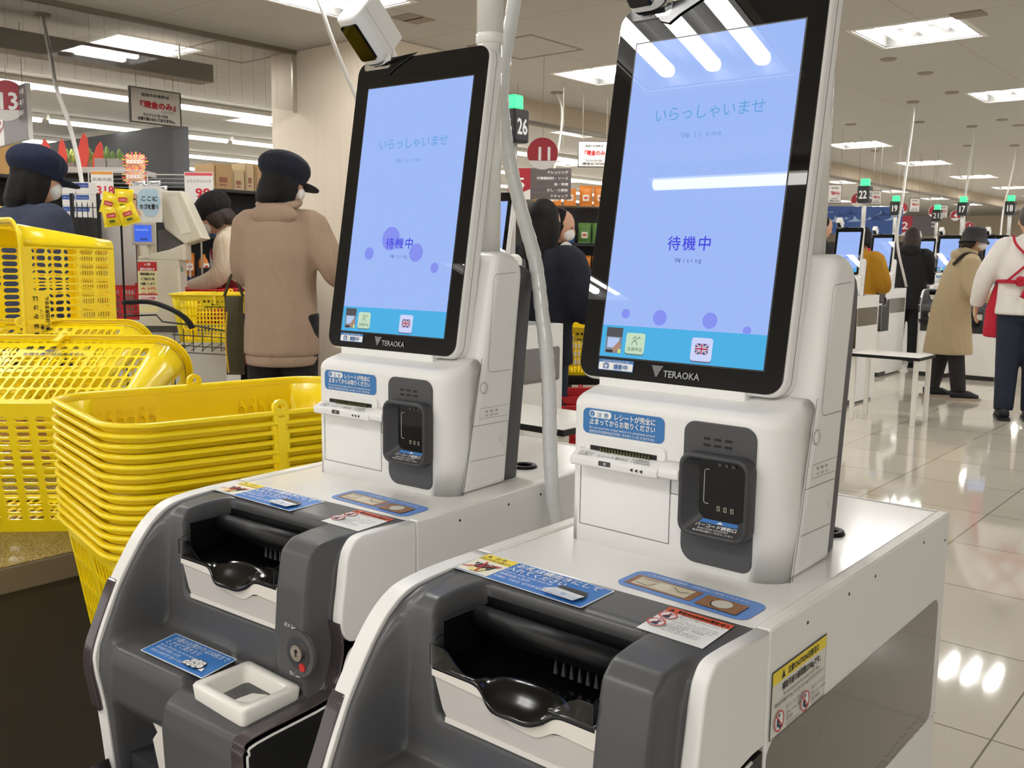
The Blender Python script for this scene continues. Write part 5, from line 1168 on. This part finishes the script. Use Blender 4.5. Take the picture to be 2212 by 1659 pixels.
# ------------------------------------------------------------------ till area at the left
def facing(px, py, D, z=None):
    p = at(px, py, D); return p
BEI = mat('till_beige', (214, 208, 192), .42); BEID = mat('till_grey', (96, 94, 92), .5)
p = at(352, 560, 5.6); z0 = .86
rg_ = thing('cash_register', 'beige cash register with tilted monitor and small blue customer display', 'cash register', (p.x, p.y, 0), radians(40)+.15)
rg_.scale = (1.155,)*3; rg_.location.z = -.1912
one(prism(rrect(-.105, .095, -.10, .12, .012), 'z', z0, 1.19, .004), BEI, 'register_body', rg_)
one(prism([(-.10, 1.19), (.12, 1.19), (.12, 1.27), (.05, 1.24), (-.10, 1.205)], 'y', -.095, .115, .004), BEI, 'register_top', rg_)
one(box(-.02, .10, .0, .12, 1.22, 1.34, .01), BEID, 'monitor_neck', rg_)
one(prism([(-.02, 1.535), (.105, 1.535), (.205, 1.30), (.115, 1.268), (.02, 1.345)], 'y', -.03, .21, .012, 3), BEI, 'monitor', rg_)
one(prism([(.03, 1.50), (.085, 1.51), (.15, 1.33), (.10, 1.32)], 'y', -.034, -.028), mat('till_beige_light', (226, 222, 208), .42), 'monitor_ridge', rg_)
one(box(-.118, -.008, -.125, -.105, 1.262, 1.372, .006), mat('display_frame_grey', (176, 172, 164), .45), 'customer_display', rg_)
Decal((-.118, -.1256, 1.262), (1, 0, 0), (0, 0, 1), N=(0, -1, 0)).rect(.013, .094, .016, .098, lit(66, 104, 224)).rect(.02, .08, .07, .078, lit(120, 150, 240)).rect(.04, .075, .024, .034, lit(48, 76, 150)).build('blue_screen', rg_)
one(box(-.075, -.05, -.118, -.09, 1.20, 1.265), BEI, 'display_stem', rg_)
d = Decal((-.102, -.1006, .93), (1, 0, 0), (0, 0, 1), N=(0, -1, 0), eps=.0004); d.rect(0, .092, 0, .25, ink(232, 222, 170)).rect(0, .092, .205, .25, ink(192, 48, 48)).rect(0, .092, .085, .091, ink(192, 48, 48)).rect(0, .092, .035, .084, ink(238, 228, 226))
for k, (s, c) in enumerate((('レジ袋', WH), ('有料のお知らせ', WH), ('環境保護のため', INK), ('ご協力を', INK), ('お願いします', INK), ('大 5円', RED), ('小 3円', RED), ('マイバッグ持参', RED))): d.text(s, .046, .232-.024*k, .015, c, width=.07 if k != 0 else .03, align='c', bold=.0004)
d.build('bag_notice', rg_)
Decal((.0955, -.07, 1.10), (0, 1, 0), (0, 0, 1), N=(1, 0, 0), eps=.0004).rect(.02, .05, .03, .06, ink(40, 130, 126)).text('POS', .055, .034, .02, INK).rect(.03, .11, -.10, .01, ink(206, 202, 190)).build('maker_plate', rg_)
ps = thing('finger_sign', 'paper sign with a pointing finger and a pale blue cloud above the till', 'sign', (p.x, p.y, 0), radians(40)+.1)
ps.scale = (1.155,)*3; ps.location.z = -.1912
one(box(-.125, .03, -.10, -.097, 1.375, 1.55), mat('sign_white', (226, 224, 220), .5), 'sign_sheet', ps)
d = Decal((-.125, -.1006, 1.375), (1, 0, 0), (0, 0, 1), N=(0, -1, 0), eps=.0004)
for x, y, r in ((.085, .12, .045), (.115, .10, .035), (.07, .09, .035), (.10, .065, .04), (.12, .14, .022)): d.circ(x, y, r, ink(176, 204, 224))
FL = ink(226, 176, 142); d.rect(.022, .036, .05, .135, FL, .007).circ(.029, .04, .024, FL).line([(.012, .04), (.03, .046)], .002, INK).line([(.012, .03), (.03, .036)], .002, INK).line([(.022, .05), (.022, .13), (.029, .136), (.036, .13), (.036, .06)], .0016, INK)
d.text('ここに', .055, .105, .026, INK, width=.08, bold=.0008).text('カゴを置く', .048, .066, .026, INK, width=.09, bold=.0008).build('finger_print', ps)
one(box(-.05, -.03, -.096, -.08, 1.20, 1.40), BEI, 'sign_post', ps)
q = at(400, 900, 5.78); cc = thing('checkout_counter', 'white checkout counter with dark top under the till', 'counter', (q.x, q.y, 0), radians(40))
one(box(-.28, .30, -.10, .24, .76, .80, .004), BEID, 'counter_top', cc); one(box(-.26, .28, -.08, .22, 0, .76), mat('counter_white', (214, 210, 202), .5), 'counter_front', cc)
# cabinets and rack behind
q = at(238, 560, 6.0); t = thing('till_partition', 'tall white partition panel left of the till', 'partition', (q.x, q.y, 0), radians(40))
one(box(-.075, .065, 0, .25, .95, 1.46), mat('partition_white', (206, 202, 196), .5), 'upper_panel', t); one(box(-.075, .065, .01, .25, 0, .95), mat('partition_grey', (150, 146, 140), .5), 'lower_panel', t)
q = at(282, 560, 6.3); t = thing('glass_cabinet', 'cream framed cabinet with a glass door behind the till', 'cabinet', (q.x, q.y, 0), radians(40)); CRM = mat('cabinet_cream', (214, 204, 180), .5)
for a in (box(-.065, -.045, 0, .3, 0, 1.47), box(.045, .065, 0, .3, 0, 1.47), box(-.045, .045, 0, .3, 1.43, 1.47), box(-.045, .045, 0, .3, 0, .85)): pass
b = MB()
for a in (box(-.065, -.045, 0, .3, 0, 1.47), box(.045, .065, 0, .3, 0, 1.47), box(-.045, .045, 0, .3, 1.43, 1.47), box(-.045, .045, 0, .3, 0, .85), box(-.045, .045, .28, .3, .85, 1.43)): b.add(a, CRM)
b.build('cabinet_frame', t); one(box(-.045, .045, .004, .01, .85, 1.43), mat('cabinet_glass', (236, 236, 232), .05, trans=.8), 'glass_door', t)
for k in range(3):
    o = one(box(-.035, .035, .05, .2, .90+.17*k, 1.02+.17*k, .015), mat('bundle_white', (226, 222, 216), .7), 'bag_bundle', loc=tuple(q), rot=(0, 0, radians(40))); o.location.z = 0; tag(o, 'white bundle of carrier bags inside the cream cabinet, %s' % ('lowest', 'middle', 'topmost')[k], 'bag bundle', 'bag bundles')
q = at(187, 500, 5.4); t = thing('wire_rack', 'tall black wire rack between the denim jacket and the partition', 'rack', (q.x, q.y, 0), radians(40)); b = MB()
for x in (-.075, .075): b.add(box(x-.008, x+.008, -.01, .01, 0, 1.55), M_BLACK)
b.build('rack_posts', t); b = MB()
for k in range(14): b.add(box(-.075, .075, -.003, .003, .3+.09*k, .304+.09*k), M_BLACK)
for k in range(4): b.add(box(-.05+.03*k, -.047+.03*k, -.003, .003, .3, 1.5), M_BLACK)
b.build('rack_grid', t); one(box(-.09, .09, -.08, .12, 1.06, 1.09), M_BLACK, 'rack_shelf', t)
# blue and white packs on a low shelf
c0 = at(166, 470, 5.75); t = thing('pack_shelf', 'narrow dark stand carrying the blue and white packs', 'stand', (c0.x, c0.y, 0), radians(40)); one(box(-.09, .09, -.01, .12, 0, c0.z-.001), M_BLACK, 'stand_body', t)
for k in range(6):
    c, r_ = k % 2, k//2; o = thing('tissue_pack', 'blue and white pack by the navy cap, %s of the %s layer' % (('left', 'right')[c], ('lowest', 'middle', 'top')[r_]), 'pack', (c0.x, c0.y, c0.z+.0705*r_), radians(40), 'blue and white packs')
    one(box(-.084+.084*c, -.002+.084*c, 0, .11, 0, .07, .004), mat('pack_white', (228, 226, 222), .38), 'pack_body', o); Decal((-.083+.084*c, -.0006, 0), (1, 0, 0), (0, 0, 1), N=(0, -1, 0)).rect(.002, .078, .036, .064, ink(44, 78, 156)).text('ティッシュ', .04, .044, .012, WH, width=.06, align='c').build('pack_print', o)
# yellow crisp bags hanging by the till
CY = mat('bag_yellow', (246, 218, 34), .28)
def pouch(w, h, dth, m, lab=None):
    R_ = []
    for i in range(9):
        v = -1+2*i/8; R_.append([(w/2*x*(1-.06*(1-abs(v))), y*dth/2*sqrt(max(0, 1-v*v)), v*h/2) for x, y in [(cos(2*pi*k/14), sin(2*pi*k/14)) for k in range(14)]])
    mb = MB(); mb.add(loft(R_), m, True); return mb
for k, (x, y) in enumerate(((238, 440), (268, 432), (242, 466), (276, 462))):
    q = at(x, y, 5.1); t = thing('crisp_bag', 'bright yellow crisp bag hanging by the till, %s of four' % ('upper left', 'upper right', 'lower left', 'lower right')[k], 'crisp bag', tuple(q), radians(40)+.1*k, 'yellow crisp bags'); t.rotation_euler.y = .25-.2*k
    pouch(.10, .115, .045, CY).build('pouch', t); d = Decal((-.035, -.0235, -.03), (1, 0, 0), (0, 0, 1), N=(0, -1, 0)); d.rect(.012, .058, .018, .042, ink(206, 60, 52), .004).text('CHIPS', .035, .025, .012, WH, width=.036, align='c').rect(.02, .05, -.006, .006, ink(70, 90, 40), .003); d.build('bag_print', t)
c0 = at(257, 450, 5.16); t = thing('hook_stand', 'thin stand holding up the yellow crisp bags', 'stand', (c0.x, c0.y, 0), radians(40)); b = MB(); b.add(tube([(0, .02, 0), (0, .02, c0.z+.08)], .006, 8), M_BLACK)
for z in (-.06, .05): b.add(tube([(-.09, .005, c0.z+z), (.09, .005, c0.z+z)], .004, 6), M_BLACK); b.add(tube([(0, .02, c0.z+z), (0, .005, c0.z+z)], .004, 6), M_BLACK)
b.build('stand_rods', t)
# shopping cart with a yellow basket
q = at(392, 900, 5.15); t = thing('shopping_cart', 'dark grey shopping cart with black handle in front of the till', 'shopping cart', (q.x, q.y, 0), radians(40)); WR = mat('cart_wire', (70, 72, 74), .35, metal=.6); HB = mat('handle_black', (30, 30, 32), .45)
one(tube(curve([(-.205, -.05, 1.045), (-.10, -.05, 1.05), (-.02, -.03, 1.01), (.03, .0, .955), (.05, .02, .90)], 6), .0135, 10), HB, 'handle', t, True)
b = MB(); b.add(tube([(-.215, .0, .965), (-.085, 0, .975), (-.06, 0, .935), (.03, .02, .92), (.25, .1, .86)], .005, 8), WR)
for k in range(9): b.add(tube([(-.02+.035*k, .02+.01*k, .90-.006*k), (-.02+.035*k, .02+.01*k, .76)], .0022, 6), WR)
for z in (.86, .80, .76): b.add(tube([(-.03, .02, z), (.28, .11, z-.03)], .003, 6), WR)
b.add(tube([(-.05, .3, .80), (.28, .38, .80)], .004), WR); b.add(tube([(-.03, .02, .78), (-.05, .3, .80)], .004), WR); b.add(tube([(.28, .11, .76), (.28, .38, .80)], .004), WR)
for k in range(7): b.add(tube([(0+.04*k, .03+.012*k, .765), (0+.04*k, .33, .795)], .0022, 6), WR)
b.build('cart_frame', t)
for x, y in ((-.03, .02), (.26, .10), (-.04, .30), (.26, .37)):
    one(tube([(x, y, .78), (x, y, .10)], .009, 8), WR, 'cart_post', t); one(prism(circ(y, .05, .05, 18), 'x', x-.012, x+.012), M_BLACK, 'wheel', t)
t.scale = (1.36, .72, .92)
o = dup(bk0, tuple(q+Matrix.Rotation(radians(40), 3, 'Z') @ V((.17, .24, 0)))[:2]+(.745,), radians(44), 'yellow basket riding in the shopping cart', 'baskets in use')
q2 = at(440, 900, 5.95); bkr = make_basket(m=M_YELR); bkr.location = (q2.x, q2.y, .802); bkr.rotation_euler = (0, 0, radians(30)); tag(bkr, 'red basket on the checkout counter under the cashier', 'basket', 'red baskets'); bkr.scale = (.8, .8, .8)
q2 = at(299, 900, 6.15); dup(bkr, (q2.x, q2.y, .815), radians(130), 'red basket standing to the left of the cash register', 'red baskets')
st2 = thing('basket_shelf', 'low white stand under the red basket by the till', 'stand', (q2.x, q2.y, 0), radians(130)); one(box(-.17, .17, -.11, .11, .77, .81), M_TT, 'stand_top', st2); one(box(-.15, .15, -.09, .09, 0, .77), M_TT, 'stand_body', st2)
q2 = at(512, 900, 5.15); kb = thing('khaki_bag', 'khaki bag with a yellow zip cord hanging beside the beige hoodie', 'bag', (q2.x, q2.y, .62), radians(40)); pouch(.10, .42, .10, cloth('bag_khaki', (78, 72, 50), .5, 10)).build('bag_body', kb, loc=(0, 0, .17)); one(tube(curve([(-.02, -.062, .30), (-.03, -.066, .15), (-.02, -.062, -.02)], 6), .004, 6), mat('cord_yellow', (226, 176, 40), .5), 'zip_cord', kb); one(tube(curve([(-.05, 0, .38), (0, 0, .50), (.05, 0, .38)], 6), .008, 8), cloth('bag_khaki', (86, 80, 56)), 'bag_handle', kb)
# ------------------------------------------------------------------ sales shelves and goods
M_SH = mat('shelf_black', (30, 30, 32), .5); CART = mat('carton_brown', (190, 156, 112), .8, var=.06, vscale=9); CART2 = mat('carton_pale', (206, 184, 146), .8, var=.06, vscale=9)
def gondola(name_label, loc, rz, L, levels, depth=.42, top=1.8):
    t = thing('shelf_unit', name_label, 'shelving', loc, rz)
    one(box(-L/2, L/2, depth-.03, depth, 0, top), M_SH, 'back_panel', t)
    for z in levels: one(box(-L/2, L/2, 0, depth-.03, z-.03, z), M_SH, 'shelf_board', t)
    for x in (-L/2, L/2-.03): one(box(x, x+.03, 0, depth, 0, top), M_SH, 'upright', t)
    return t
PAL = [('red', (198, 52, 44)), ('orange', (222, 134, 52)), ('yellow', (232, 200, 70)), ('cream', (228, 214, 184)), ('white', (228, 226, 222)), ('green', (96, 142, 74)), ('brown', (140, 92, 58)), ('pink', (222, 150, 160)), ('blue', (64, 96, 164))]
ORD = ['first', 'second', 'third', 'fourth', 'fifth', 'sixth', 'seventh', 'eighth', 'ninth', 'tenth', 'eleventh', 'twelfth', 'thirteenth', 'fourteenth', 'fifteenth', 'sixteenth', 'seventeenth', 'eighteenth', 'nineteenth', 'twentieth', 'twenty-first', 'twenty-second', 'twenty-third', 'twenty-fourth', 'twenty-fifth', 'twenty-sixth', 'twenty-seventh', 'twenty-eighth', 'twenty-ninth', 'thirtieth']
_proto = {}
def product(kind, col):
    k = (kind, col[0])
    if k in _proto: return dup(_proto[k])
    m = mat('pack_'+col[0], col[1], .38); m2 = mat('pack_label', (236, 230, 214), .5); b = MB()
    if kind == 'bag': b = pouch(.135, .20, .07, m); b.v = [(x, y, z+.10) for x, y, z in b.v]
    elif kind == 'packet': b.add(box(-.06, .06, -.045, .045, 0, .17, .004), m)
    else: b.add(lathe([(.001, 0), (.04, 0), (.042, .01), (.042, .13), (.02, .165), (.018, .19), (.001, .19)], n=16), m, True)
    t = thing('snack_'+kind if kind != 'bottle' else 'sauce_bottle', '', {'bag': 'snack bag', 'packet': 'packet', 'bottle': 'bottle'}[kind]); b.build('pack', t)
    y = -.036 if kind == 'bag' else -.0456 if kind == 'packet' else -.0426
    l = MB(); l.add(box(-.03, .03, y-.0008, y, .05, .11), m2); l.add(box(-.018, .018, y-.0014, y-.0008, .07, .09), mat('pack_'+('blue' if col[0] == 'red' else 'red'), PAL[8][1] if col[0] == 'red' else PAL[0][1], .38)); l.build('pack_label', t)
    _proto[k] = t; return t
def fill(unit_name, loc, rz, L, levels, step, seed, depth=.42, lo=0):
    rg = random.Random(seed); Rm = Matrix.Rotation(rz, 4, 'Z')
    for li, z in enumerate(levels):
        n = int((L-.1)/step); kind = None; col = None; names = ['lowest shelf', 'second shelf', 'third shelf', 'fourth shelf', 'fifth shelf']
        for i in range(n):
            if i % 3 == 0: kind = rg.choice(['bag', 'bag', 'packet', 'bottle']); col = rg.choice(PAL)
            o = product(kind, col); q = Rm @ V((-L/2+.08+step*i+rg.uniform(-.008, .008), .10+rg.uniform(-.01, .02), 0)); o.location = (loc[0]+q.x, loc[1]+q.y, z+.0005); o.rotation_euler = (0, 0, rz+rg.uniform(-.08, .08))
            o['label'] = '%s %s on the %s of the %s, %s from left' % (col[0], {'bag': 'snack bag', 'packet': 'packet', 'bottle': 'bottle'}[kind], names[li+lo], unit_name, ORD[i]); o['group'] = 'goods on the %s' % unit_name
RZX = radians(90)                                  # facing +X
LV = [.66, 1.02, 1.38]
gondola('long black shelf unit full of snacks at the left, behind the till', (-6.9, 2.9, 0), RZX, 4.2, [.3]+LV, top=1.76)
fill('left shelf', (-6.9, 2.9), RZX, 4.2, LV, .145, 11, lo=1)
one(box(-2.1, 2.1, 0, .42, 1.76, 1.785), M_SH, 'top_board', bpy.data.objects['shelf_unit'], loc=(0, 0, 0))
# cartons on top of it
for k, (x0, x1, y0, w_, m) in enumerate(((462, 502, 352, .3, CART), (503, 528, 366, .25, CART2), (531, 549, 352, .3, CART2), (551, 578, 356, .28, CART))):
    a = pl(x0, 420, 0, -7.05); b_ = pl(x1, 420, 0, -7.05); h = pl(x0, y0, 0, -7.05).z-1.785; t = thing('carton', '%s cardboard carton on top of the left shelf unit' % ('big brown open', 'smaller pale', 'narrow pale', 'half-hidden brown')[k], 'carton', (-7.05, (a.y+b_.y)/2, 1.785)); L = abs(b_.y-a.y)
    one(box(-w_, 0, -L/2, L/2, 0, h), m, 'carton_box', t); d = Decal((.0006, -L/2, 0), (0, 1, 0), (0, 0, 1), N=(1, 0, 0)); d.rect(.3*L, .75*L, .3*h, .5*h, ink(150, 96, 70)).rect(.3*L, .7*L, .18*h, .24*h, ink(150, 96, 70)).rect(.08*L, .14*L, .1*h, .9*h, ink(120, 92, 66)).build('carton_print', t)
# decorations on the dark partition side: red flames, green bushes, grey trays
DKZ = at(200, 361, 8.3).z
RB = mat('board_red', (206, 74, 62), .6); GB = mat('board_green', (120, 150, 84), .7, var=.2, vscale=20)
for k, (x, y0, y1, w_) in enumerate(((68, 352, 312, 18), (104, 352, 300, 26), (135, 352, 300, 20), (176, 340, 287, 26), (206, 345, 305, 22))):
    c0 = at(x, y0, 8.6); h = (at(x, y1, 8.6)-c0).length+c0.z-DKZ; c0.z = DKZ; w2 = w_/F_PX*8.6/2
    t = one(prism([(-w2*.7, 0), (w2*.7, 0), (w2, h*.45), (w2*.55, h*.85), (0, h), (-w2*.6, h*.8), (-w2, h*.4)], 'y', 0, .012), RB, 'leaf_board', loc=tuple(c0), rot=(0, .1*(k-2), radians(40))); tag(t, 'red leaf-shaped decoration board above the snack shelves, %s from the left' % ORD[k], 'decoration', 'red leaf boards')
for k, (x, y, w_, h_) in enumerate(((150, 352, 30, 40), (190, 342, 24, 44), (236, 338, 50, 52))):
    c0 = at(x, y, 8.7); c0.z = DKZ+.051; b = MB(); rg = random.Random(k); s = 8.7/F_PX
    for j in range(16): 
        q = (rg.uniform(-.5, .5)*w_*s, rg.uniform(-.03, .03), rg.uniform(0, .6)*h_*s); b.add(ell(q, (.022, .02, .05), 8, 6), GB if j % 3 else mat('board_lime', (176, 190, 96), .7), True)
    b.add(box(-w_*s/2, w_*s/2, -.05, .05, -.05, .02), mat('tray_grey', (150, 146, 142), .6)); tag(b.build('green_plant_display', loc=tuple(c0), rot=(0, 0, radians(40))), 'artificial green plant decoration above the snack shelves, %s from the left' % ORD[k], 'decoration', 'green plant decorations')
c0 = at(200, 361, 8.3); t = thing('display_deck', 'pale high deck carrying the plant decorations', 'shelf', (c0.x, c0.y, 0), radians(40)); one(box(-.75, .35, 0, .55, c0.z-.05, c0.z, .004), mat('deck_pale', (196, 190, 186), .6), 'deck_board', t); one(box(-.72, .32, .1, .5, 0, c0.z-.05), M_SH, 'deck_base', t)
for k, x in enumerate((222, 248)):
    c1 = at(x, 345, 8.5); c1.z = DKZ; tag(one(box(-.05, .05, -.06, .06, 0, .09, .004), mat('box_grey', (150, 144, 140), .6), 'gift_box', loc=tuple(c1), rot=(0, 0, radians(40))), 'grey gift box on the high deck, %s of two' % ('left', 'right')[k], 'gift box', 'grey gift boxes')
# wooden board wall at the far left edge
t = one(box(-.35, .18, 0, .05, 0, 2.15), mat('wood_board', (198, 152, 92), .6, var=.12, vscale=5), 'wood_panel', loc=tuple(at(20, 900, 8.0))[:2]+(0,), rot=(0, 0, radians(40))); tag(t, 'light wooden panel behind the navy cap at the left edge', 'wood panel')
# price cards and wire frames
def card(label, px, py, D, w_, h_, num, bar, small):
    def dr(d, w, h):
        d.rect(0, w, 0, h, ink(238, 234, 228)).rect(.02*w, .98*w, .88*h, .98*h, bar).text(small, .5*w, .66*h, .12*h, INK, width=.86*w, align='c').text(num, .62*w, .18*h, .42*h, ink(214, 30, 48), width=.26*w*len(num), align='c', bold=.012*w)
    c = at(px, py, D); t = panel('price_card', 'price card', label, c, (.77, .64, 0), w_, h_, dr, .004, post=True); return c
c = card('price card reading 99 above the cashier', 430, 405, 6.3, .19, .2, '99', ink(222, 90, 100), 'よりどり1パック')
c2 = card('price card reading 318 with an orange strip, beside the navy cap', 221, 400, 6.2, .145, .18, '318', ink(238, 160, 60), '広告の品')
def frame(label, px, py, D, w_, h_):
    c = at(px, py, D); t = thing('display_rack', label, 'wire frame', tuple(c), radians(40)); b = MB(); m = mat('frame_white', (214, 212, 208), .4)
    for a in ((-w_/2, -h_/2, w_/2, -h_/2), (-w_/2, h_/2, w_/2, h_/2), (-w_/2, -h_/2, -w_/2, h_/2), (w_/2, -h_/2, w_/2, h_/2)): b.add(tube([(a[0], 0, a[1]), (a[2], 0, a[3])], .004, 6), m)
    b.build('frame_bars', t); b = MB()
    for k in range(1, 7): b.add(tube([(-w_/2, 0, -h_/2+h_*k/7), (w_/2, 0, -h_/2+h_*k/7)], .0014, 5), m)
    b.build('frame_wires', t); one(tube([(-w_/2, 0, -h_/2), (-w_/2, 0, -c.z)], .006, 8), m, 'frame_post', t); one(tube([(w_/2, 0, -h_/2), (w_/2, 0, -c.z)], .006, 8), m, 'frame_post', t)
frame('white wire display frame behind the price card 318', 250, 400, 6.4, .36, .19)
frame('white wire display frame left of the price card 99', 362, 408, 6.5, .27, .19)
def burst(d, w, h):
    d.rect(0, w, 0, h, ink(240, 222, 196))
    for k in range(18): a = 2*pi*k/18; d.poly([(w/2, h/2), (w/2+.7*w*cos(a), h/2+.7*h*sin(a)), (w/2+.7*w*cos(a+.16), h/2+.7*h*sin(a+.16))], ink(222, 96, 92) if k % 2 else ink(236, 170, 70))
    d.rect(.08*w, .92*w, .4*h, .62*h, ink(246, 240, 230)).text('おすすめ', .5*w, .45*h, .14*h, ink(200, 60, 70), width=.76*w, align='c')
for k, y in enumerate((350, 382)): panel('burst_poster', 'poster', ('upper', 'lower')[k]+' sunburst poster in red and orange by the dark partition', at(292, y, 7.6), (.77, .64, 0), .15, .115, burst, .006, post=True)
# silver wrapped goods heap
c0 = at(318, 427, 6.9); t = thing('display_shelf', 'dark wire-fronted shelf holding the silver foil packs', 'shelf', (c0.x, c0.y, 0), radians(40)); one(box(-.22, .2, -.1, .12, c0.z-.02, c0.z), M_SH, 'shelf_board', t); one(box(-.2, .18, -.08, .1, 0, c0.z-.02), M_SH, 'shelf_base', t)
for k, (x, y) in enumerate(((300, 402), (318, 408), (332, 401), (346, 412), (310, 418), (338, 421))):
    t = thing('foil_pack', 'crumpled silver foil pack in the wire display, %s of six' % ORD[k], 'foil pack', tuple(at(x, y, 6.9)), radians(40), 'silver foil packs'); pouch(.11, .07, .05, mat('foil_silver', (190, 190, 192), .22, metal=.85, bump=.8, bscale=60)).build('foil_pouch', t)
# carrier bags and trays behind the cashier: clear crates
for k in range(3):
    c = at(470+26*k, 560, 7.1); tag(one(box(-.06, .06, 0, .2, -.06, .06, .008), mat('crate_clear', (206, 204, 202), .25, trans=.3), 'clear_tray', loc=tuple(c), rot=(0, 0, radians(40))), 'clear plastic tray on the counter behind the cashier, %s of three' % ORD[k], 'tray', 'clear trays')
c = at(496, 900, 7.0); t = thing('tray_counter', 'counter carrying the clear plastic trays behind the cashier', 'counter', (c.x, c.y, 0), radians(40)); one(box(-.2, .3, -.02, .3, 0, at(496, 560, 7.1).z-.062), M_SH, 'counter_body', t)
# shelves between the two terminals
gondola('black shelf unit of noodles and sauces beyond the long-haired woman', (-4.85, 6.95, 0), radians(40), 1.3, [.4, .72, 1.04, 1.36], top=1.72)
fill('middle shelf', (-4.85, 6.95), radians(40), 1.3, [.72, 1.04, 1.36], .145, 21, lo=1)
fill('top deck', (-4.85, 6.95), radians(40), 1.3, [1.72], .145, 23, lo=4)
# red counter, baskets on the floor side
c = at(1270, 900, 5.8); t = thing('red_stand', 'red promotional stand at the right of the navy coat', 'stand', (c.x, c.y, 0), radians(40)); one(box(-.10, .16, 0, .2, .86, 1.02, .01), mat('stand_red', (202, 36, 40), .4), 'stand_box', t); one(box(-.09, .14, .02, .18, 0, .86), mat('counter_white', (214, 210, 202), .5), 'stand_base', t)
c = at(1262, 900, 5.3); dup(bk0, (c.x, c.y, .60), radians(40), 'yellow basket standing right of the jeans, beside the near terminal', 'baskets in use')
t = thing('trolley_base', 'low dark trolley under the yellow and red baskets', 'trolley', (c.x, c.y, 0), radians(40)); one(box(-.25, .25, -.17, .17, .55, .597), M_BLACK, 'trolley_deck', t)
for x in (-.2, .2):
    for y in (-.14, .14): one(box(x-.012, x+.012, y-.012, y+.012, 0, .55), M_BLACK, 'leg', t)
c = at(1268, 900, 4.9)
for k in range(3): dup(bkr, (c.x, c.y, .22+.045*k), radians(48), 'red basket low beside the near terminal, %s of three' % ('lowest', 'middle', 'topmost')[k], 'red baskets').scale = (.9, .9, .9)
t = thing('basket_stand', 'low stand under the three nested red baskets', 'basket stand', (c.x, c.y, 0), radians(48)); one(box(-.17, .17, -.11, .11, 0, .214), M_BLACK, 'platform', t)
# carton stacks on top of shelves seen between signs at the right
gondola('dark shelf unit of goods far right beyond the terminals', (-4.6, 13.6, 0), radians(8), 3.4, [.5, .85, 1.2], top=1.5)
fill('far right shelf', (-4.6, 13.6), radians(8), 3.4, [.85, 1.2], .16, 31, lo=2)
# ------------------------------------------------------------------ second lying basket and the one standing on end
k2 = lay_at(52, 2.34, CT+.134, AZ, radians(12.2), 'yellow basket lying behind the printed one on the counter, only its rim showing')
def place(o, p, X_, Z_, label):
    z = V(Z_).normalized(); x = V(X_); x = (x-z*x.dot(z)).normalized(); y = z.cross(x); o.matrix_world = Matrix(((x.x, y.x, z.x, p[0]), (x.y, y.y, z.y, p[1]), (x.z, y.z, z.z, p[2]), (0, 0, 0, 1))); o['label'] = label
o = dup(bk0); p = at(204, 640, 2.72); ZB = CT+.115
place(o, (p.x, p.y, ZB+.262), (0, 0, 1), (-.69*_r.x-.72*_f.x, -.69*_r.y-.72*_f.y, 0), 'yellow basket standing on end at the left, printed wall turned sideways'); o['group'] = 'baskets lying on the counter'
rs = tag(one(box(-.24, .24, -.2, .2, 0, ZB-CT-.001), CART, 'riser_box', loc=(p.x-.05, p.y-.12, CT+.0005)), 'flat carton under the basket standing on end', 'carton')
